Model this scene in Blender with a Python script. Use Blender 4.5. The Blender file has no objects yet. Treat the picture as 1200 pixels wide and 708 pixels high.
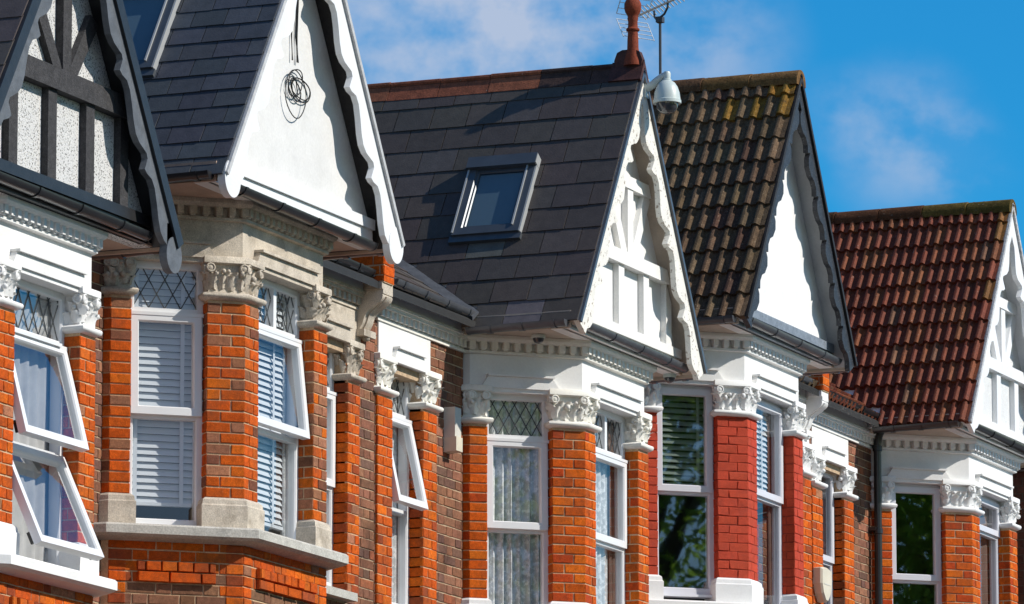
import bpy, bmesh, math, random
from math import sin, cos, pi, radians, sqrt, atan2, hypot
from mathutils import Vector, Matrix
R = random.Random(7)
scn = bpy.context.scene
COL = scn.collection
Z0 = 8.53                                  # height of the reference capital line above the street by the camera
HOUSE_X = dict(A=-9.90, B=-6.25, C=0.02, D=3.69, E=9.71)
HOUSE_DZ = dict(A=-.586, B=.015, C=0., D=.609, E=.553)

def lin(h):
    h = h.lstrip('#'); o = []
    for i in (0, 2, 4):
        c = int(h[i:i+2], 16)/255
        o.append(c/12.92 if c <= .04045 else ((c+.055)/1.055)**2.4)
    return tuple(o)

# ------------------------------------------------------------------ materials
MATS = {}
def mat(name, col=None, rough=.8, noise=(18., .25), fine=(160., .15), bump=(120., .15), spec=.3, speck=None, stain=None, metal=0.):
    """col None -> per-face colour attribute; noise mottles the base, speck adds spots, stain adds dirt patches"""
    if name in MATS: return MATS[name]
    m = bpy.data.materials.new(name); m.use_nodes = True
    nt = m.node_tree; N = nt.nodes; Lk = nt.links
    b = N['Principled BSDF']
    tc = N.new('ShaderNodeTexCoord'); co = tc.outputs['Object']
    if col is None:
        a = N.new('ShaderNodeAttribute'); a.attribute_name = 'Col'; cur = a.outputs['Color']
    else:
        a = N.new('ShaderNodeRGB'); a.outputs[0].default_value = (*col, 1); cur = a.outputs[0]
    def tex(scale, detail=4):
        t = N.new('ShaderNodeTexNoise'); t.inputs['Scale'].default_value = scale; t.inputs['Detail'].default_value = detail
        t.inputs['Roughness'].default_value = .6
        Lk.new(co, t.inputs['Vector']); return t.outputs['Fac']
    def mulnoise(cur, scale, amt):
        mr = N.new('ShaderNodeMapRange'); mr.inputs[1].default_value = .3; mr.inputs[2].default_value = .7
        mr.inputs[3].default_value = 1-amt; mr.inputs[4].default_value = 1+amt
        Lk.new(tex(scale), mr.inputs[0])
        mx = N.new('ShaderNodeMix'); mx.data_type = 'RGBA'; mx.blend_type = 'MULTIPLY'; mx.inputs[0].default_value = 1
        cb = N.new('ShaderNodeCombineColor')
        for i in range(3): Lk.new(mr.outputs[0], cb.inputs[i])
        Lk.new(cur, mx.inputs[6]); Lk.new(cb.outputs[0], mx.inputs[7]); return mx.outputs[2]
    if noise: cur = mulnoise(cur, *noise)
    if fine: cur = mulnoise(cur, *fine)
    for sp in (speck, stain):
        if sp:
            c2, scale, lo, hi, amt = sp
            mr = N.new('ShaderNodeMapRange'); mr.inputs[1].default_value = lo; mr.inputs[2].default_value = hi
            mr.inputs[3].default_value = 0; mr.inputs[4].default_value = amt
            Lk.new(tex(scale, 5), mr.inputs[0])
            mx = N.new('ShaderNodeMix'); mx.data_type = 'RGBA'
            Lk.new(mr.outputs[0], mx.inputs[0]); Lk.new(cur, mx.inputs[6]); mx.inputs[7].default_value = (*c2, 1); cur = mx.outputs[2]
    Lk.new(cur, b.inputs['Base Color'])
    b.inputs['Roughness'].default_value = rough; b.inputs['Specular IOR Level'].default_value = spec
    b.inputs['Metallic'].default_value = metal
    if bump:
        bp = N.new('ShaderNodeBump'); bp.inputs['Strength'].default_value = bump[1]; bp.inputs['Distance'].default_value = .01
        Lk.new(tex(bump[0], 5), bp.inputs['Height']); Lk.new(bp.outputs[0], b.inputs['Normal'])
    MATS[name] = m; return m

def glass_mat(name, tint=(.95, .96, .96), ior=1.7, wav=.006):
    m = bpy.data.materials.new(name); m.use_nodes = True; nt = m.node_tree; N = nt.nodes; Lk = nt.links
    for n in list(N): N.remove(n)
    out = N.new('ShaderNodeOutputMaterial'); tr = N.new('ShaderNodeBsdfTransparent'); gl = N.new('ShaderNodeBsdfGlossy')
    tr.inputs[0].default_value = (*tint, 1); gl.inputs['Roughness'].default_value = .015; gl.inputs['Color'].default_value = (.95, .97, 1, 1)
    geo = N.new('ShaderNodeNewGeometry'); dt = N.new('ShaderNodeVectorMath'); dt.operation = 'DOT_PRODUCT'
    Lk.new(geo.outputs['Normal'], dt.inputs[0]); Lk.new(geo.outputs['Incoming'], dt.inputs[1])
    def mm(op, a, b=None):
        n_ = N.new('ShaderNodeMath'); n_.operation = op
        for k, v in enumerate((a, b)):
            if v is None: continue
            if isinstance(v, (int, float)): n_.inputs[k].default_value = v
            else: Lk.new(v, n_.inputs[k])
        return n_.outputs[0]
    f0 = ((ior-1)/(ior+1))**2
    fac = mm('ADD', mm('MULTIPLY', mm('POWER', mm('SUBTRACT', 1., mm('ABSOLUTE', dt.outputs['Value'])), 5.), 1-f0), f0)
    mx = N.new('ShaderNodeMixShader'); tc = N.new('ShaderNodeTexCoord'); t = N.new('ShaderNodeTexNoise'); t.inputs['Scale'].default_value = 3.5
    t.inputs['Detail'].default_value = 1
    bp = N.new('ShaderNodeBump'); bp.inputs['Strength'].default_value = wav; bp.inputs['Distance'].default_value = .05
    Lk.new(tc.outputs['Object'], t.inputs['Vector']); Lk.new(t.outputs['Fac'], bp.inputs['Height'])
    Lk.new(bp.outputs[0], gl.inputs['Normal'])
    Lk.new(fac, mx.inputs[0]); Lk.new(tr.outputs[0], mx.inputs[1]); Lk.new(gl.outputs[0], mx.inputs[2]); Lk.new(mx.outputs[0], out.inputs[0])
    MATS[name] = m; return m

BRICK = mat('brick', None, .9, (30, .24), (150, .28), (140, .5), .15, speck=((.42, .34, .27), 55, .66, .74, .35), stain=((.10, .055, .035), 3.6, .47, .74, .58))
PBRICK = mat('painted_brick', None, .7, (22, .12), (120, .10), (110, .4), .3, stain=((.16, .022, .018), 6, .58, .75, .35))
MORTAR = mat('mortar', (.60, .41, .25), .95, (20, .2), (160, .2), (180, .5), .1)
RMORTAR = mat('painted_mortar', (.34, .040, .016), .7, (22, .12), None, (110, .4), .3)
MORTARD = mat('dark_mortar', (.52, .38, .25), .95, (20, .25), (160, .2), (180, .5), .1)
WHITE = mat('white_render', (.80, .79, .77), .75, (3.5, .05), (60, .03), (90, .12), .3, stain=((.55, .53, .49), 9, .6, .82, .3))
CREAMW = mat('aged_white_render', (.80, .77, .70), .75, (4, .06), (60, .04), (90, .12), .3, stain=((.52, .42, .32), 11, .58, .8, .35))
STONE = mat('weathered_stone', (.56, .49, .40), .9, (6, .2), (110, .25), (120, .35), .2, stain=((.22, .17, .12), 9, .52, .75, .6))
STONEG = mat('grey_stone', (.50, .48, .43), .9, (8, .12), (90, .25), (120, .3), .2, stain=((.25, .23, .2), 14, .55, .75, .5))
UPVC = mat('white_upvc', (.80, .80, .80), .35, (3, .03), None, None, .5)
UPVCG = mat('grey_white_frame', (.66, .66, .70), .4, (3, .04), None, None, .5)
GASKET = mat('window_gasket', (.03, .03, .03), .5, None, None, None, .4)
LEAD = mat('lead_came', (.05, .055, .06), .5, None, None, None, .4)
LEADV = mat('dark_lead', (.055, .06, .07), .6, (14, .25), (60, .2), (40, .2), .35)
LEADSH = mat('lead_flashing', (.20, .23, .27), .55, (14, .25), (60, .2), (40, .2), .5)
BLACKP = mat('black_paint', (.018, .018, .02), .45, (12, .3), None, (60, .15), .5)
BLACKG = mat('black_plastic_gutter', (.02, .02, .022), .28, (9, .2), None, None, .55)
GREYG = mat('grey_plastic_gutter', (.075, .08, .09), .3, (9, .2), None, None, .5)
GREYP = mat('grey_blue_paint', (.115, .125, .14), .6, (14, .2), (90, .12), (70, .2), .35, stain=((.07, .07, .075), 12, .55, .72, .5))
BEAMD = mat('dark_grey_beam', (.052, .050, .052), .8, (22, .3), (120, .4), (70, .7), .25, speck=((.3, .29, .29), 130, .64, .72, .6))
PEBBLE = mat('pebble_dash', (.80, .79, .77), .95, (40, .05), (190, .12), (170, 1.), .1, speck=((.05, .045, .04), 75, .555, .60, .92))
PEBBLEW = mat('white_pebble_dash', (.76, .76, .75), .95, (40, .06), (150, .1), (110, 1.), .1, speck=((.3, .3, .3), 70, .64, .72, .6))
WHITEP = mat('white_paint', (.82, .82, .82), .5, (5, .04), (60, .03), (40, .06), .4, stain=((.5, .48, .45), 8, .64, .8, .3))
PANELW = mat('off_white_panel', (.72, .71, .69), .7, (4, .06), (50, .05), (60, .1), .3, stain=((.5, .48, .45), 7, .56, .8, .3))
FLAKE = mat('flaking_white_paint', (.80, .77, .70), .7, (8, .06), (90, .06), (80, .25), .3, speck=((.22, .15, .10), 30, .58, .64, .8))
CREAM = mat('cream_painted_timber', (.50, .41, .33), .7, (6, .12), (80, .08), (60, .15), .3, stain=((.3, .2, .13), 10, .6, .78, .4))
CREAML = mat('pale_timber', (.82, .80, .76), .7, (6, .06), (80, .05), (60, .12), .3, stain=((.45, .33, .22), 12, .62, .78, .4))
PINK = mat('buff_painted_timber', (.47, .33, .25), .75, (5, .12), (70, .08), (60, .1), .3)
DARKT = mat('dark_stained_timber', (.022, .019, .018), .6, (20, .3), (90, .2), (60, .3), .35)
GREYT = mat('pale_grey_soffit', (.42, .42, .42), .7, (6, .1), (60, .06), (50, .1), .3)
LACE = mat('black_peeling_paint', (.022, .023, .028), .5, (20, .4), (90, .4), (60, .5), .5, speck=((.42, .43, .45), 75, .61, .69, .45))
SLATE = mat('slate', None, .62, (14, .14), (130, .14), (70, .25), .28)
TILED = mat('weathered_tile', None, .9, (30, .30), (110, .45), (90, .7), .15, speck=((.44, .36, .25), 70, .60, .70, .50), stain=((.035, .027, .02), 12, .55, .74, .6))
TILER = mat('red_clay_tile', None, .75, (30, .25), (110, .35), (90, .5), .25, speck=((.48, .36, .30), 62, .62, .72, .6), stain=((.045, .02, .016), 10, .55, .74, .55))
TERRA = mat('terracotta', (.21, .046, .022), .75, (12, .25), (70, .25), (60, .3), .15, speck=((.12, .05, .035), 18, .58, .7, .6))
RIDGER = mat('red_brown_ridge', None, .8, (14, .3), (80, .3), (60, .4), .25, speck=((.62, .58, .52), 26, .70, .75, .8))
MOSS = mat('mossy_ridge', None, .95, (16, .35), (80, .4), (60, .8), .1, speck=((.42, .36, .28), 34, .64, .72, .6))
BLIND = mat('white_blind', (.60, .63, .66), .6, None, None, None, .3)
CURT = mat('net_curtain', (.50, .51, .51), .9, (14, .2), None, None, .1, speck=((.82, .82, .81), 26, .50, .58, .8))
CURTG = mat('grey_curtain', (.46, .45, .43), .9, (9, .1), None, None, .1)
DBLIND = mat('grey_green_blind', (.26, .30, .26), .6, None, None, None, .3)
GLASSA = glass_mat('mirror_like_glass', (.9, .92, .94), 2.3, .006)
CURTB = mat('brown_curtain', (.16, .105, .085), .9, (9, .15), None, None, .1)
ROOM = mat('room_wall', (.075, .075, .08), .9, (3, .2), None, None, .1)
METAL = mat('galvanised_steel', (.60, .62, .64), .35, (20, .15), None, None, .6)
METALD = mat('dark_mast', (.05, .05, .055), .5, (20, .2), None, None, .4)
CCTVM = mat('pale_grey_housing', (.54, .60, .57), .4, (6, .05), None, None, .5)
DOMEM = mat('smoked_dome', (.05, .05, .055), .06, None, None, None, .8)
CABLE = mat('black_cable', (.012, .012, .012), .5, None, None, None, .4)
BOXM = mat('cream_plastic', (.66, .60, .47), .5, (6, .08), None, None, .4)
BOXG = mat('grey_plastic_box', (.60, .57, .50), .5, (6, .08), None, None, .4)
GLASS = glass_mat('window_glass')
GLASSF = glass_mat('bright_window_glass', (.96, .97, .97), 1.9, .006)
GLASSD = glass_mat('skylight_glass', (.55, .64, .70), 1.36, .006)
GLASSB = glass_mat('reflective_glass', (.82, .86, .86), 2.5, .006)

# ------------------------------------------------------------------ mesh builder
class MB:
    def __init__(s): s.v = []; s.f = []; s.m = []; s.c = []
    def face(s, pts, col=(.5, .5, .5), mi=0):
        i = len(s.v); s.v += [tuple(p) for p in pts]; s.f.append(tuple(range(i, i+len(pts)))); s.m.append(mi); s.c.append(col)
    def mesh(s, verts, faces, col=(.5, .5, .5), mi=0):
        i = len(s.v); s.v += [tuple(p) for p in verts]
        for f in faces: s.f.append(tuple(i+k for k in f)); s.m.append(mi); s.c.append(col)
    def box(s, x0, x1, y0, y1, z0, z1, col=(.5, .5, .5), mi=0):
        s.hexa([(x0, y0, z0), (x1, y0, z0), (x1, y1, z0), (x0, y1, z0)], [(x0, y0, z1), (x1, y0, z1), (x1, y1, z1), (x0, y1, z1)], col, mi)
    def hexa(s, lo, hi, col=(.5, .5, .5), mi=0):
        n = len(lo); fs = [tuple(range(n))[::-1], tuple(range(n, 2*n))]
        for i in range(n):
            j = (i+1) % n; fs.append((i, j, n+j, n+i))
        s.mesh(list(lo)+list(hi), fs, col, mi)
    def prism(s, poly, z0, z1, col=(.5, .5, .5), mi=0):
        s.hexa([(x, y, z0) for x, y in poly], [(x, y, z1) for x, y in poly], col, mi)
    def loft(s, rings, col=(.5, .5, .5), mi=0, cap=True):
        n = len(rings[0]); vs = [p for r in rings for p in r]; fs = []
        for k in range(len(rings)-1):
            for i in range(n):
                j = (i+1) % n; fs.append((k*n+i, k*n+j, (k+1)*n+j, (k+1)*n+i))
        if cap: fs.append(tuple(range(n))[::-1]); fs.append(tuple((len(rings)-1)*n+i for i in range(n)))
        s.mesh(vs, fs, col, mi)
    def tube(s, path, r, n=8, col=(.5, .5, .5), mi=0, cap=True):
        P = [Vector(p) for p in path]; rings = []
        rr = r if isinstance(r, (list, tuple)) else [r]*len(P)
        up = Vector((0, 0, 1))
        for i, p in enumerate(P):
            t = (P[min(i+1, len(P)-1)]-P[max(i-1, 0)]).normalized()
            a = t.cross(up)
            if a.length < .05: a = t.cross(Vector((0, 1, 0)))
            a.normalize(); b = a.cross(t)
            rings.append([p+a*rr[i]*cos(2*pi*k/n)+b*rr[i]*sin(2*pi*k/n) for k in range(n)])
        s.loft(rings, col, mi, cap)
    def lathe(s, prof, o, n=20, col=(.5, .5, .5), mi=0):
        s.loft([[(o[0]+r*cos(2*pi*k/n), o[1]+r*sin(2*pi*k/n), o[2]+z) for k in range(n)] for r, z in prof], col, mi)
    def build(s, name, mats, parent=None, smooth=None, label=None):
        me = bpy.data.meshes.new(name); me.from_pydata(s.v, [], s.f)
        if not isinstance(mats, (list, tuple)): mats = [mats]
        for m in mats: me.materials.append(m)
        me.polygons.foreach_set('material_index', s.m)
        ca = me.color_attributes.new('Col', 'FLOAT_COLOR', 'CORNER'); buf = []
        for p in me.polygons: buf += [*s.c[p.index], 1.]*p.loop_total
        ca.data.foreach_set('color', buf)
        if smooth:
            me.shade_smooth(); me.set_sharp_from_angle(angle=radians(smooth))
        o = bpy.data.objects.new(name, me); COL.objects.link(o)
        if parent: o.parent = parent
        if label: o['label'] = label
        return o

class Fr:
    """vertical face frame: p -> q left to right seen from outside, d outward"""
    def __init__(s, p, q):
        s.o = Vector((p[0], p[1], 0)); d = Vector((q[0]-p[0], q[1]-p[1], 0)); s.L = d.length; s.u = d.normalized()
        s.n = Vector((s.u.y, -s.u.x, 0))
    def __call__(s, u, z, d=0.): q = s.o+s.u*u+s.n*d; return Vector((q.x, q.y, z))
def fbox(mb, fr, u0, u1, z0, z1, d0, d1, col=(.5, .5, .5), mi=0):
    mb.hexa([fr(u0, z0, d0), fr(u0, z0, d1), fr(u1, z0, d1), fr(u1, z0, d0)], [fr(u0, z1, d0), fr(u0, z1, d1), fr(u1, z1, d1), fr(u1, z1, d0)], col, mi)
def fprism(mb, fr, poly, d0, d1, col=(.5, .5, .5), mi=0):
    mb.hexa([fr(u, z, d0) for u, z in poly], [fr(u, z, d1) for u, z in poly], col, mi)

def thing(name, loc, label, cat, group=None):
    o = bpy.data.objects.new(name, None); COL.objects.link(o); o.location = loc; o.empty_display_size = .3
    o['label'] = label; o['category'] = cat
    if group: o['group'] = group
    return o

# ------------------------------------------------------------------ brickwork
def jit(c, a=.12):
    k = 1+R.uniform(-a, a); return tuple(max(0, x*k*(1+R.uniform(-.05, .05))) for x in c)
def pal_red(u, z):
    r = R.random()
    if r < .62: return jit((.55, .090, .008), .14)
    if r < .84: return jit((.62, .125, .010), .12)
    if r < .94: return jit((.33, .065, .020), .15)
    return jit((.38, .16, .085), .15)
def pal_worn(u, z):
    r = R.random()
    if r < .5: return jit((.53, .088, .008), .16)
    if r < .66: return jit((.60, .12, .010), .12)
    if r < .90: return jit((.36, .15, .08), .18)
    return jit((.22, .08, .045), .2)
def pal_stock(u, z):
    r = R.random()
    if r < .5: return jit((.24, .105, .062), .22)
    if r < .75: return jit((.17, .085, .062), .2)
    if r < .9: return jit((.32, .14, .08), .15)
    return jit((.36, .11, .05), .15)
def pal_grey(u, z):
    r = R.random()
    if r < .6: return jit((.17, .12, .075), .22)
    if r < .85: return jit((.12, .085, .06), .2)
    return jit((.24, .14, .08), .2)
def pal_shaded(u, z): return jit((.10, .045, .032), .25)  # shade on the next house's flank, put into the brick colour
def pal_painted(u, z): return jit((.48, .048, .014), .08)
def pal_bright(u, z):
    r = R.random()
    if r < .62: return jit((.55, .092, .007), .12)
    if r < .82: return jit((.62, .125, .009), .08)
    if r < .92: return jit((.48, .060, .010), .10)
    return jit((.44, .066, .008), .12)
def pal_apron(u, z): return pal_red(u, z) if z > -1.97+R.uniform(-.05, .05) or R.random() < .10 else jit((.24, .115, .065), .2)

ZREF = -1.37; CRS = .075
def bricks(mb, fr, u0, u1, z0, z1, pal, proud=.007, mi=0, bond='flemish', d=0., gap=.0095, ph=0., rough=.0022):
    """individual bricks standing proud of the mortar bed at depth d"""
    k0 = math.floor((z0-ZREF)/CRS-1e-6); k = k0
    while ZREF+k*CRS < z1-.012:
        za = max(z0, ZREF+k*CRS)+gap*.5; zb = min(z1, ZREF+(k+1)*CRS)-gap*.5; odd = k % 2
        if zb-za > .012:
            S, H = .2235, .1115
            seq = []; u = u0-ph
            if bond == 'flemish':
                u -= (S+H)/2 if odd else 0; cyc = [S, H]; i = 0
                u -= S*.25
                while u < u1: seq.append((u, u+cyc[i % 2])); u += cyc[i % 2]; i += 1
            elif bond == 'english':
                w = H if odd else S; u -= H/2 if odd else 0
                while u < u1: seq.append((u, u+w)); u += w
            elif bond == 'quoin':            # header then stretcher, swapped each course, spread over the face
                W = u1-u0; a = W*(.36 if odd else .64); seq = [(u0, u0+a), (u0+a, u1)] if W > .15 else [(u0, u1)]
            elif bond == 'solid': seq = [(u0, u1)]
            lst = []
            for a, b in seq:
                a = max(a, u0); b = min(b, u1)
                if b-a < .03:
                    if lst and b > a: lst[-1] = (lst[-1][0], b)
                    continue
                lst.append((a, b))
            for a, b in lst:
                a2 = a+(gap*.5 if a > u0+1e-4 else 0); b2 = b-(gap*.5 if b < u1-1e-4 else 0)
                col = pal((a+b)/2, (za+zb)/2); pr = proud*R.uniform(.7, 1.25); bv = .004
                j = lambda: R.uniform(-rough, rough)
                o = [(a2+j(), za+j()), (b2+j(), za+j()), (b2+j(), zb+j()), (a2+j(), zb+j())]
                i_ = [(o[0][0]+bv, o[0][1]+bv), (o[1][0]-bv, o[1][1]+bv), (o[2][0]-bv, o[2][1]-bv), (o[3][0]+bv, o[3][1]-bv)]
                vs = [fr(x, z, d-.004) for x, z in o]+[fr(x, z, d+pr*.65) for x, z in o]+[fr(x, z, d+pr+j()*.5) for x, z in i_]
                fs = [(8, 9, 10, 11)]
                for q in range(4):
                    w = (q+1) % 4; fs += [(q, w, 4+w, 4+q), (4+q, 4+w, 8+w, 8+q)]
                mb.mesh(vs, fs, col, mi)
        k += 1

# ------------------------------------------------------------------ bay outline
HW, BP = .68, .77                     # half front width, projection
WX, WY = 1.31, -.06
OUT = [(-WX, .12), (-WX, WY), (-HW, -BP), (HW, -BP), (WX, WY), (WX, .12)]
def offset_line(pts, d):
    res = []
    ns = []
    for a, b in zip(pts, pts[1:]):
        t = Vector((b[0]-a[0], b[1]-a[1])).normalized(); ns.append(Vector((t.y, -t.x)))
    for i, p in enumerate(pts):
        if i == 0: n = ns[0]; k = 1
        elif i == len(pts)-1: n = ns[-1]; k = 1
        else:
            n = (ns[i-1]+ns[i]).normalized(); k = 1/max(.3, n.dot(ns[i]))
        res.append((p[0]+n.x*d*k, p[1]+n.y*d*k))
    return res
def offset_poly(pts, d):
    n = len(pts); res = []
    for i, p in enumerate(pts):
        a, b = pts[i-1], pts[(i+1) % n]
        t1 = Vector((p[0]-a[0], p[1]-a[1])).normalized(); t2 = Vector((b[0]-p[0], b[1]-p[1])).normalized()
        n1 = Vector((t1.y, -t1.x)); n2 = Vector((t2.y, -t2.x)); m = (n1+n2).normalized(); k = 1/max(.35, m.dot(n2))
        res.append((p[0]+m.x*d*k, p[1]+m.y*d*k))
    return res
def band(mb, rings, off_in, mi=0, pts=OUT, seg=None):
    """ring section round the bay: rings = [(z, off_out)...], inner face at off_in"""
    prof = [(z, o) for z, o in rings]
    z0, z1 = prof[0][0], prof[-1][0]
    secs = [[(x, y, z) for x, y in offset_line(pts, o)] for z, o in prof]
    inn1 = [(x, y, z1) for x, y in offset_line(pts, off_in)]; inn0 = [(x, y, z0) for x, y in offset_line(pts, off_in)]
    loop = secs+[inn1, inn0]
    n = len(pts); vs = [p for l in loop for p in l]; K = len(loop); fs = []
    for k in range(K):
        k2 = (k+1) % K
        for i in range(n-1): fs.append((k*n+i, k*n+i+1, k2*n+i+1, k2*n+i))
    fs.append(tuple(k*n for k in range(K))); fs.append(tuple(k*n+n-1 for k in range(K)))
    mb.mesh(vs, fs, (.5, .5, .5), mi)
SIDE_L = Fr(OUT[1], OUT[2]); FRONT = Fr(OUT[2], OUT[3]); SIDE_R = Fr(OUT[3], OUT[4]); SL = SIDE_L.L
P2 = lambda fr, u, d=0.: (fr(u, 0, d).x, fr(u, 0, d).y)
PW, PS = .215, .265                    # pier width on the front and on the side
def pier_polys():
    dep = -.2
    L0 = [(-WX+.2, .12), (-WX, .12), OUT[1], P2(SIDE_L, SL-.81), P2(SIDE_L, SL-.81, dep)]
    C0 = [P2(SIDE_L, SL-PS, dep), P2(SIDE_L, SL-PS), OUT[2], P2(FRONT, PW), P2(FRONT, PW, dep)]
    mir = lambda poly: [(-x, y) for x, y in poly][::-1]
    return [(L0, [1, 2, 3]), (C0, [0, 1, 2, 3]), (mir(C0), [0, 1, 2, 3]), (mir(L0), [0, 1, 2])]

# ------------------------------------------------------------------ carved capital
def leaf(mb, base, out, side, h, w, curl, seed):
    rr = random.Random(seed); n, m = 7, 5; V = []; up = Vector((0, 0, 1))
    for i in range(n):
        t = i/(n-1); hh = h*(t-.18*t**3); fo = curl*(.25*t+t**3*1.1)
        if t > .8: hh -= h*(t-.8)*.7
        ww = w*(sin(pi*min(1, .18+t*.86))**.7)*(1+.22*sin(t*19+seed))
        for j in range(m):
            q = (j/(m-1)-.5)*2; dz = .012*(1-abs(q))*1.2-.010*abs(q)**2+rr.uniform(-.004, .004)
            V.append(base+up*hh+out*(fo+dz)+side*(ww*.5*q))
    F = []
    for i in range(n-1):
        for j in range(m-1): F.append((i*m+j, i*m+j+1, (i+1)*m+j+1, (i+1)*m+j))
    mb.mesh(V, F)
def blob(mb, c, r, sq=(1, 1, 1)):
    n, m = 8, 6; rings = []
    for i in range(m):
        a = pi*(i+.02)/(m-1+.04); rings.append([(c.x+r*sq[0]*sin(a)*cos(2*pi*k/n), c.y+r*sq[1]*sin(a)*sin(2*pi*k/n), c.z-r*sq[2]*cos(a)) for k in range(n)])
    mb.loft(rings)
def capital(poly, edges, parent, m, z=0., h=.30, seed=1):
    mb = MB(); rr = random.Random(seed)
    rg = lambda off, zz: [(x, y, zz) for x, y in offset_poly(poly, off)]
    mb.loft([rg(.012, z-.004), rg(.040, z+.010), rg(.046, z+.030), rg(.040, z+.042), rg(.010, z+.050)])
    mb.loft([rg(-.004, z+.046), rg(-.012, z+.12), rg(.0, z+h-.055)])
    mb.loft([rg(.022, z+h-.056), rg(.034, z+h-.046), rg(.034, z+h-.006), rg(.028, z+h)])
    n = len(poly)
    for e in edges:
        p, q = poly[e], poly[(e+1) % n]; fr = Fr(p, q)
        if fr.L < .05: continue
        k = max(2, round(fr.L/.075))
        for i in range(k):
            u = fr.L*(i+.5)/k+rr.uniform(-.01, .01)
            ang = rr.uniform(-.5, .5); side = (fr.u*cos(ang)+Vector((0, 0, 1))*sin(ang)).normalized()
            leaf(mb, fr(u, z+.05+rr.uniform(0, .03), -.004), fr.n, side, rr.uniform(.09, .14), rr.uniform(.075, .11), rr.uniform(.030, .05), rr.randint(0, 999))
            leaf(mb, fr(min(fr.L, u+fr.L*.5/k), z+.11+rr.uniform(0, .03), -.004), fr.n, fr.u, rr.uniform(.09, .125), rr.uniform(.06, .09), rr.uniform(.035, .055), rr.randint(0, 999))
            if rr.random() < .7: blob(mb, fr(u+rr.uniform(-.03, .03), z+rr.uniform(.12, .2), .028), rr.uniform(.014, .024))
        for u in (.012, fr.L-.012):          # scrolls under the corners of the abacus
            c = fr(u, z+h-.082, .016); mb.loft([[c+fr.n*dd+fr.u*r_*cos(2*pi*a/12)+Vector((0, 0, r_*sin(2*pi*a/12))) for a in range(12)] for dd, r_ in ((-.02, .034), (.016, .034), (.020, .026), (.012, .020), (.018, .010))])
    return mb.build('capital', m, parent, 50)

# ------------------------------------------------------------------ windows
def bar_rect(mb, T, u0, u1, z0, z1, w, d0, d1, mi=0, wb=None):
    """four mitred bars as a frame; T maps (u,z,d)"""
    wb = wb or w
    o = [(u0, z0), (u1, z0), (u1, z1), (u0, z1)]; i = [(u0+w, z0+wb), (u1-w, z0+wb), (u1-w, z1-w), (u0+w, z1-w)]
    b = .008
    i2 = [(u0+w+b, z0+wb+b), (u1-w-b, z0+wb+b), (u1-w-b, z1-w-b), (u0+w+b, z1-w-b)]
    for k in range(4):
        l = (k+1) % 4
        V = [T(*o[k], d0), T(*o[l], d0), T(*i2[l], d0), T(*i2[k], d0), T(*o[k], d1), T(*o[l], d1), T(*i[l], d1), T(*i[k], d1), T(*i2[l], d1-.012), T(*i2[k], d1-.012)]
        mb.mesh(V, [(0, 1, 2, 3), (0, 1, 5, 4), (4, 5, 6, 7), (7, 6, 8, 9), (9, 8, 2, 3), (0, 3, 9, 7, 4), (1, 2, 8, 6, 5)], (.5, .5, .5), mi)
def tbox(mb, T, u0, u1, z0, z1, d0, d1, mi=0, col=(.5, .5, .5)):
    mb.hexa([T(u0, z0, d0), T(u0, z0, d1), T(u1, z0, d1), T(u1, z0, d0)], [T(u0, z1, d0), T(u0, z1, d1), T(u1, z1, d1), T(u1, z1, d0)], col, mi)
def sash(fr, u0, u1, z0, z1, d, ang, parent, fm, gm, w=.05):
    """top hung sash, opened by ang degrees; returns its transform"""
    a = radians(ang)
    def T(u, z, dd):
        zz = z-z1; return fr(u, z1+zz*cos(a)+(dd)*sin(a)*0-sin(a)*0, d) + Vector((0, 0, 0)) if False else fr(u, z1+zz*cos(a)+dd*sin(a), d+(-zz)*sin(a)+dd*cos(a))
    mb = MB(); bar_rect(mb, T, u0, u1, z0, z1, w, -.02, .035)
    g = .006
    for (a0, a1, b0, b1) in ((u0+w, u0+w+g, z0+w, z1-w), (u1-w-g, u1-w, z0+w, z1-w), (u0+w, u1-w, z0+w, z0+w+g), (u0+w, u1-w, z1-w-g, z1-w)):
        tbox(mb, T, a0, a1, b0, b1, .0, .016, 1)
    if ang > 3:
        for uu in (u0+.02, u1-.04):          # friction stays
            tbox(mb, T, uu, uu+.018, z0+.02, z0+.10, -.05, -.02, 1)
    mb.build('sash', [fm, GASKET], parent)
    pb = MB(); pb.face([T(u0+w-.004, z0+w-.004, .004), T(u1-w+.004, z0+w-.004, .004), T(u1-w+.004, z1-w+.004, .004), T(u0+w-.004, z1-w+.004, .004)])
    pb.build('pane', gm, parent)
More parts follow.
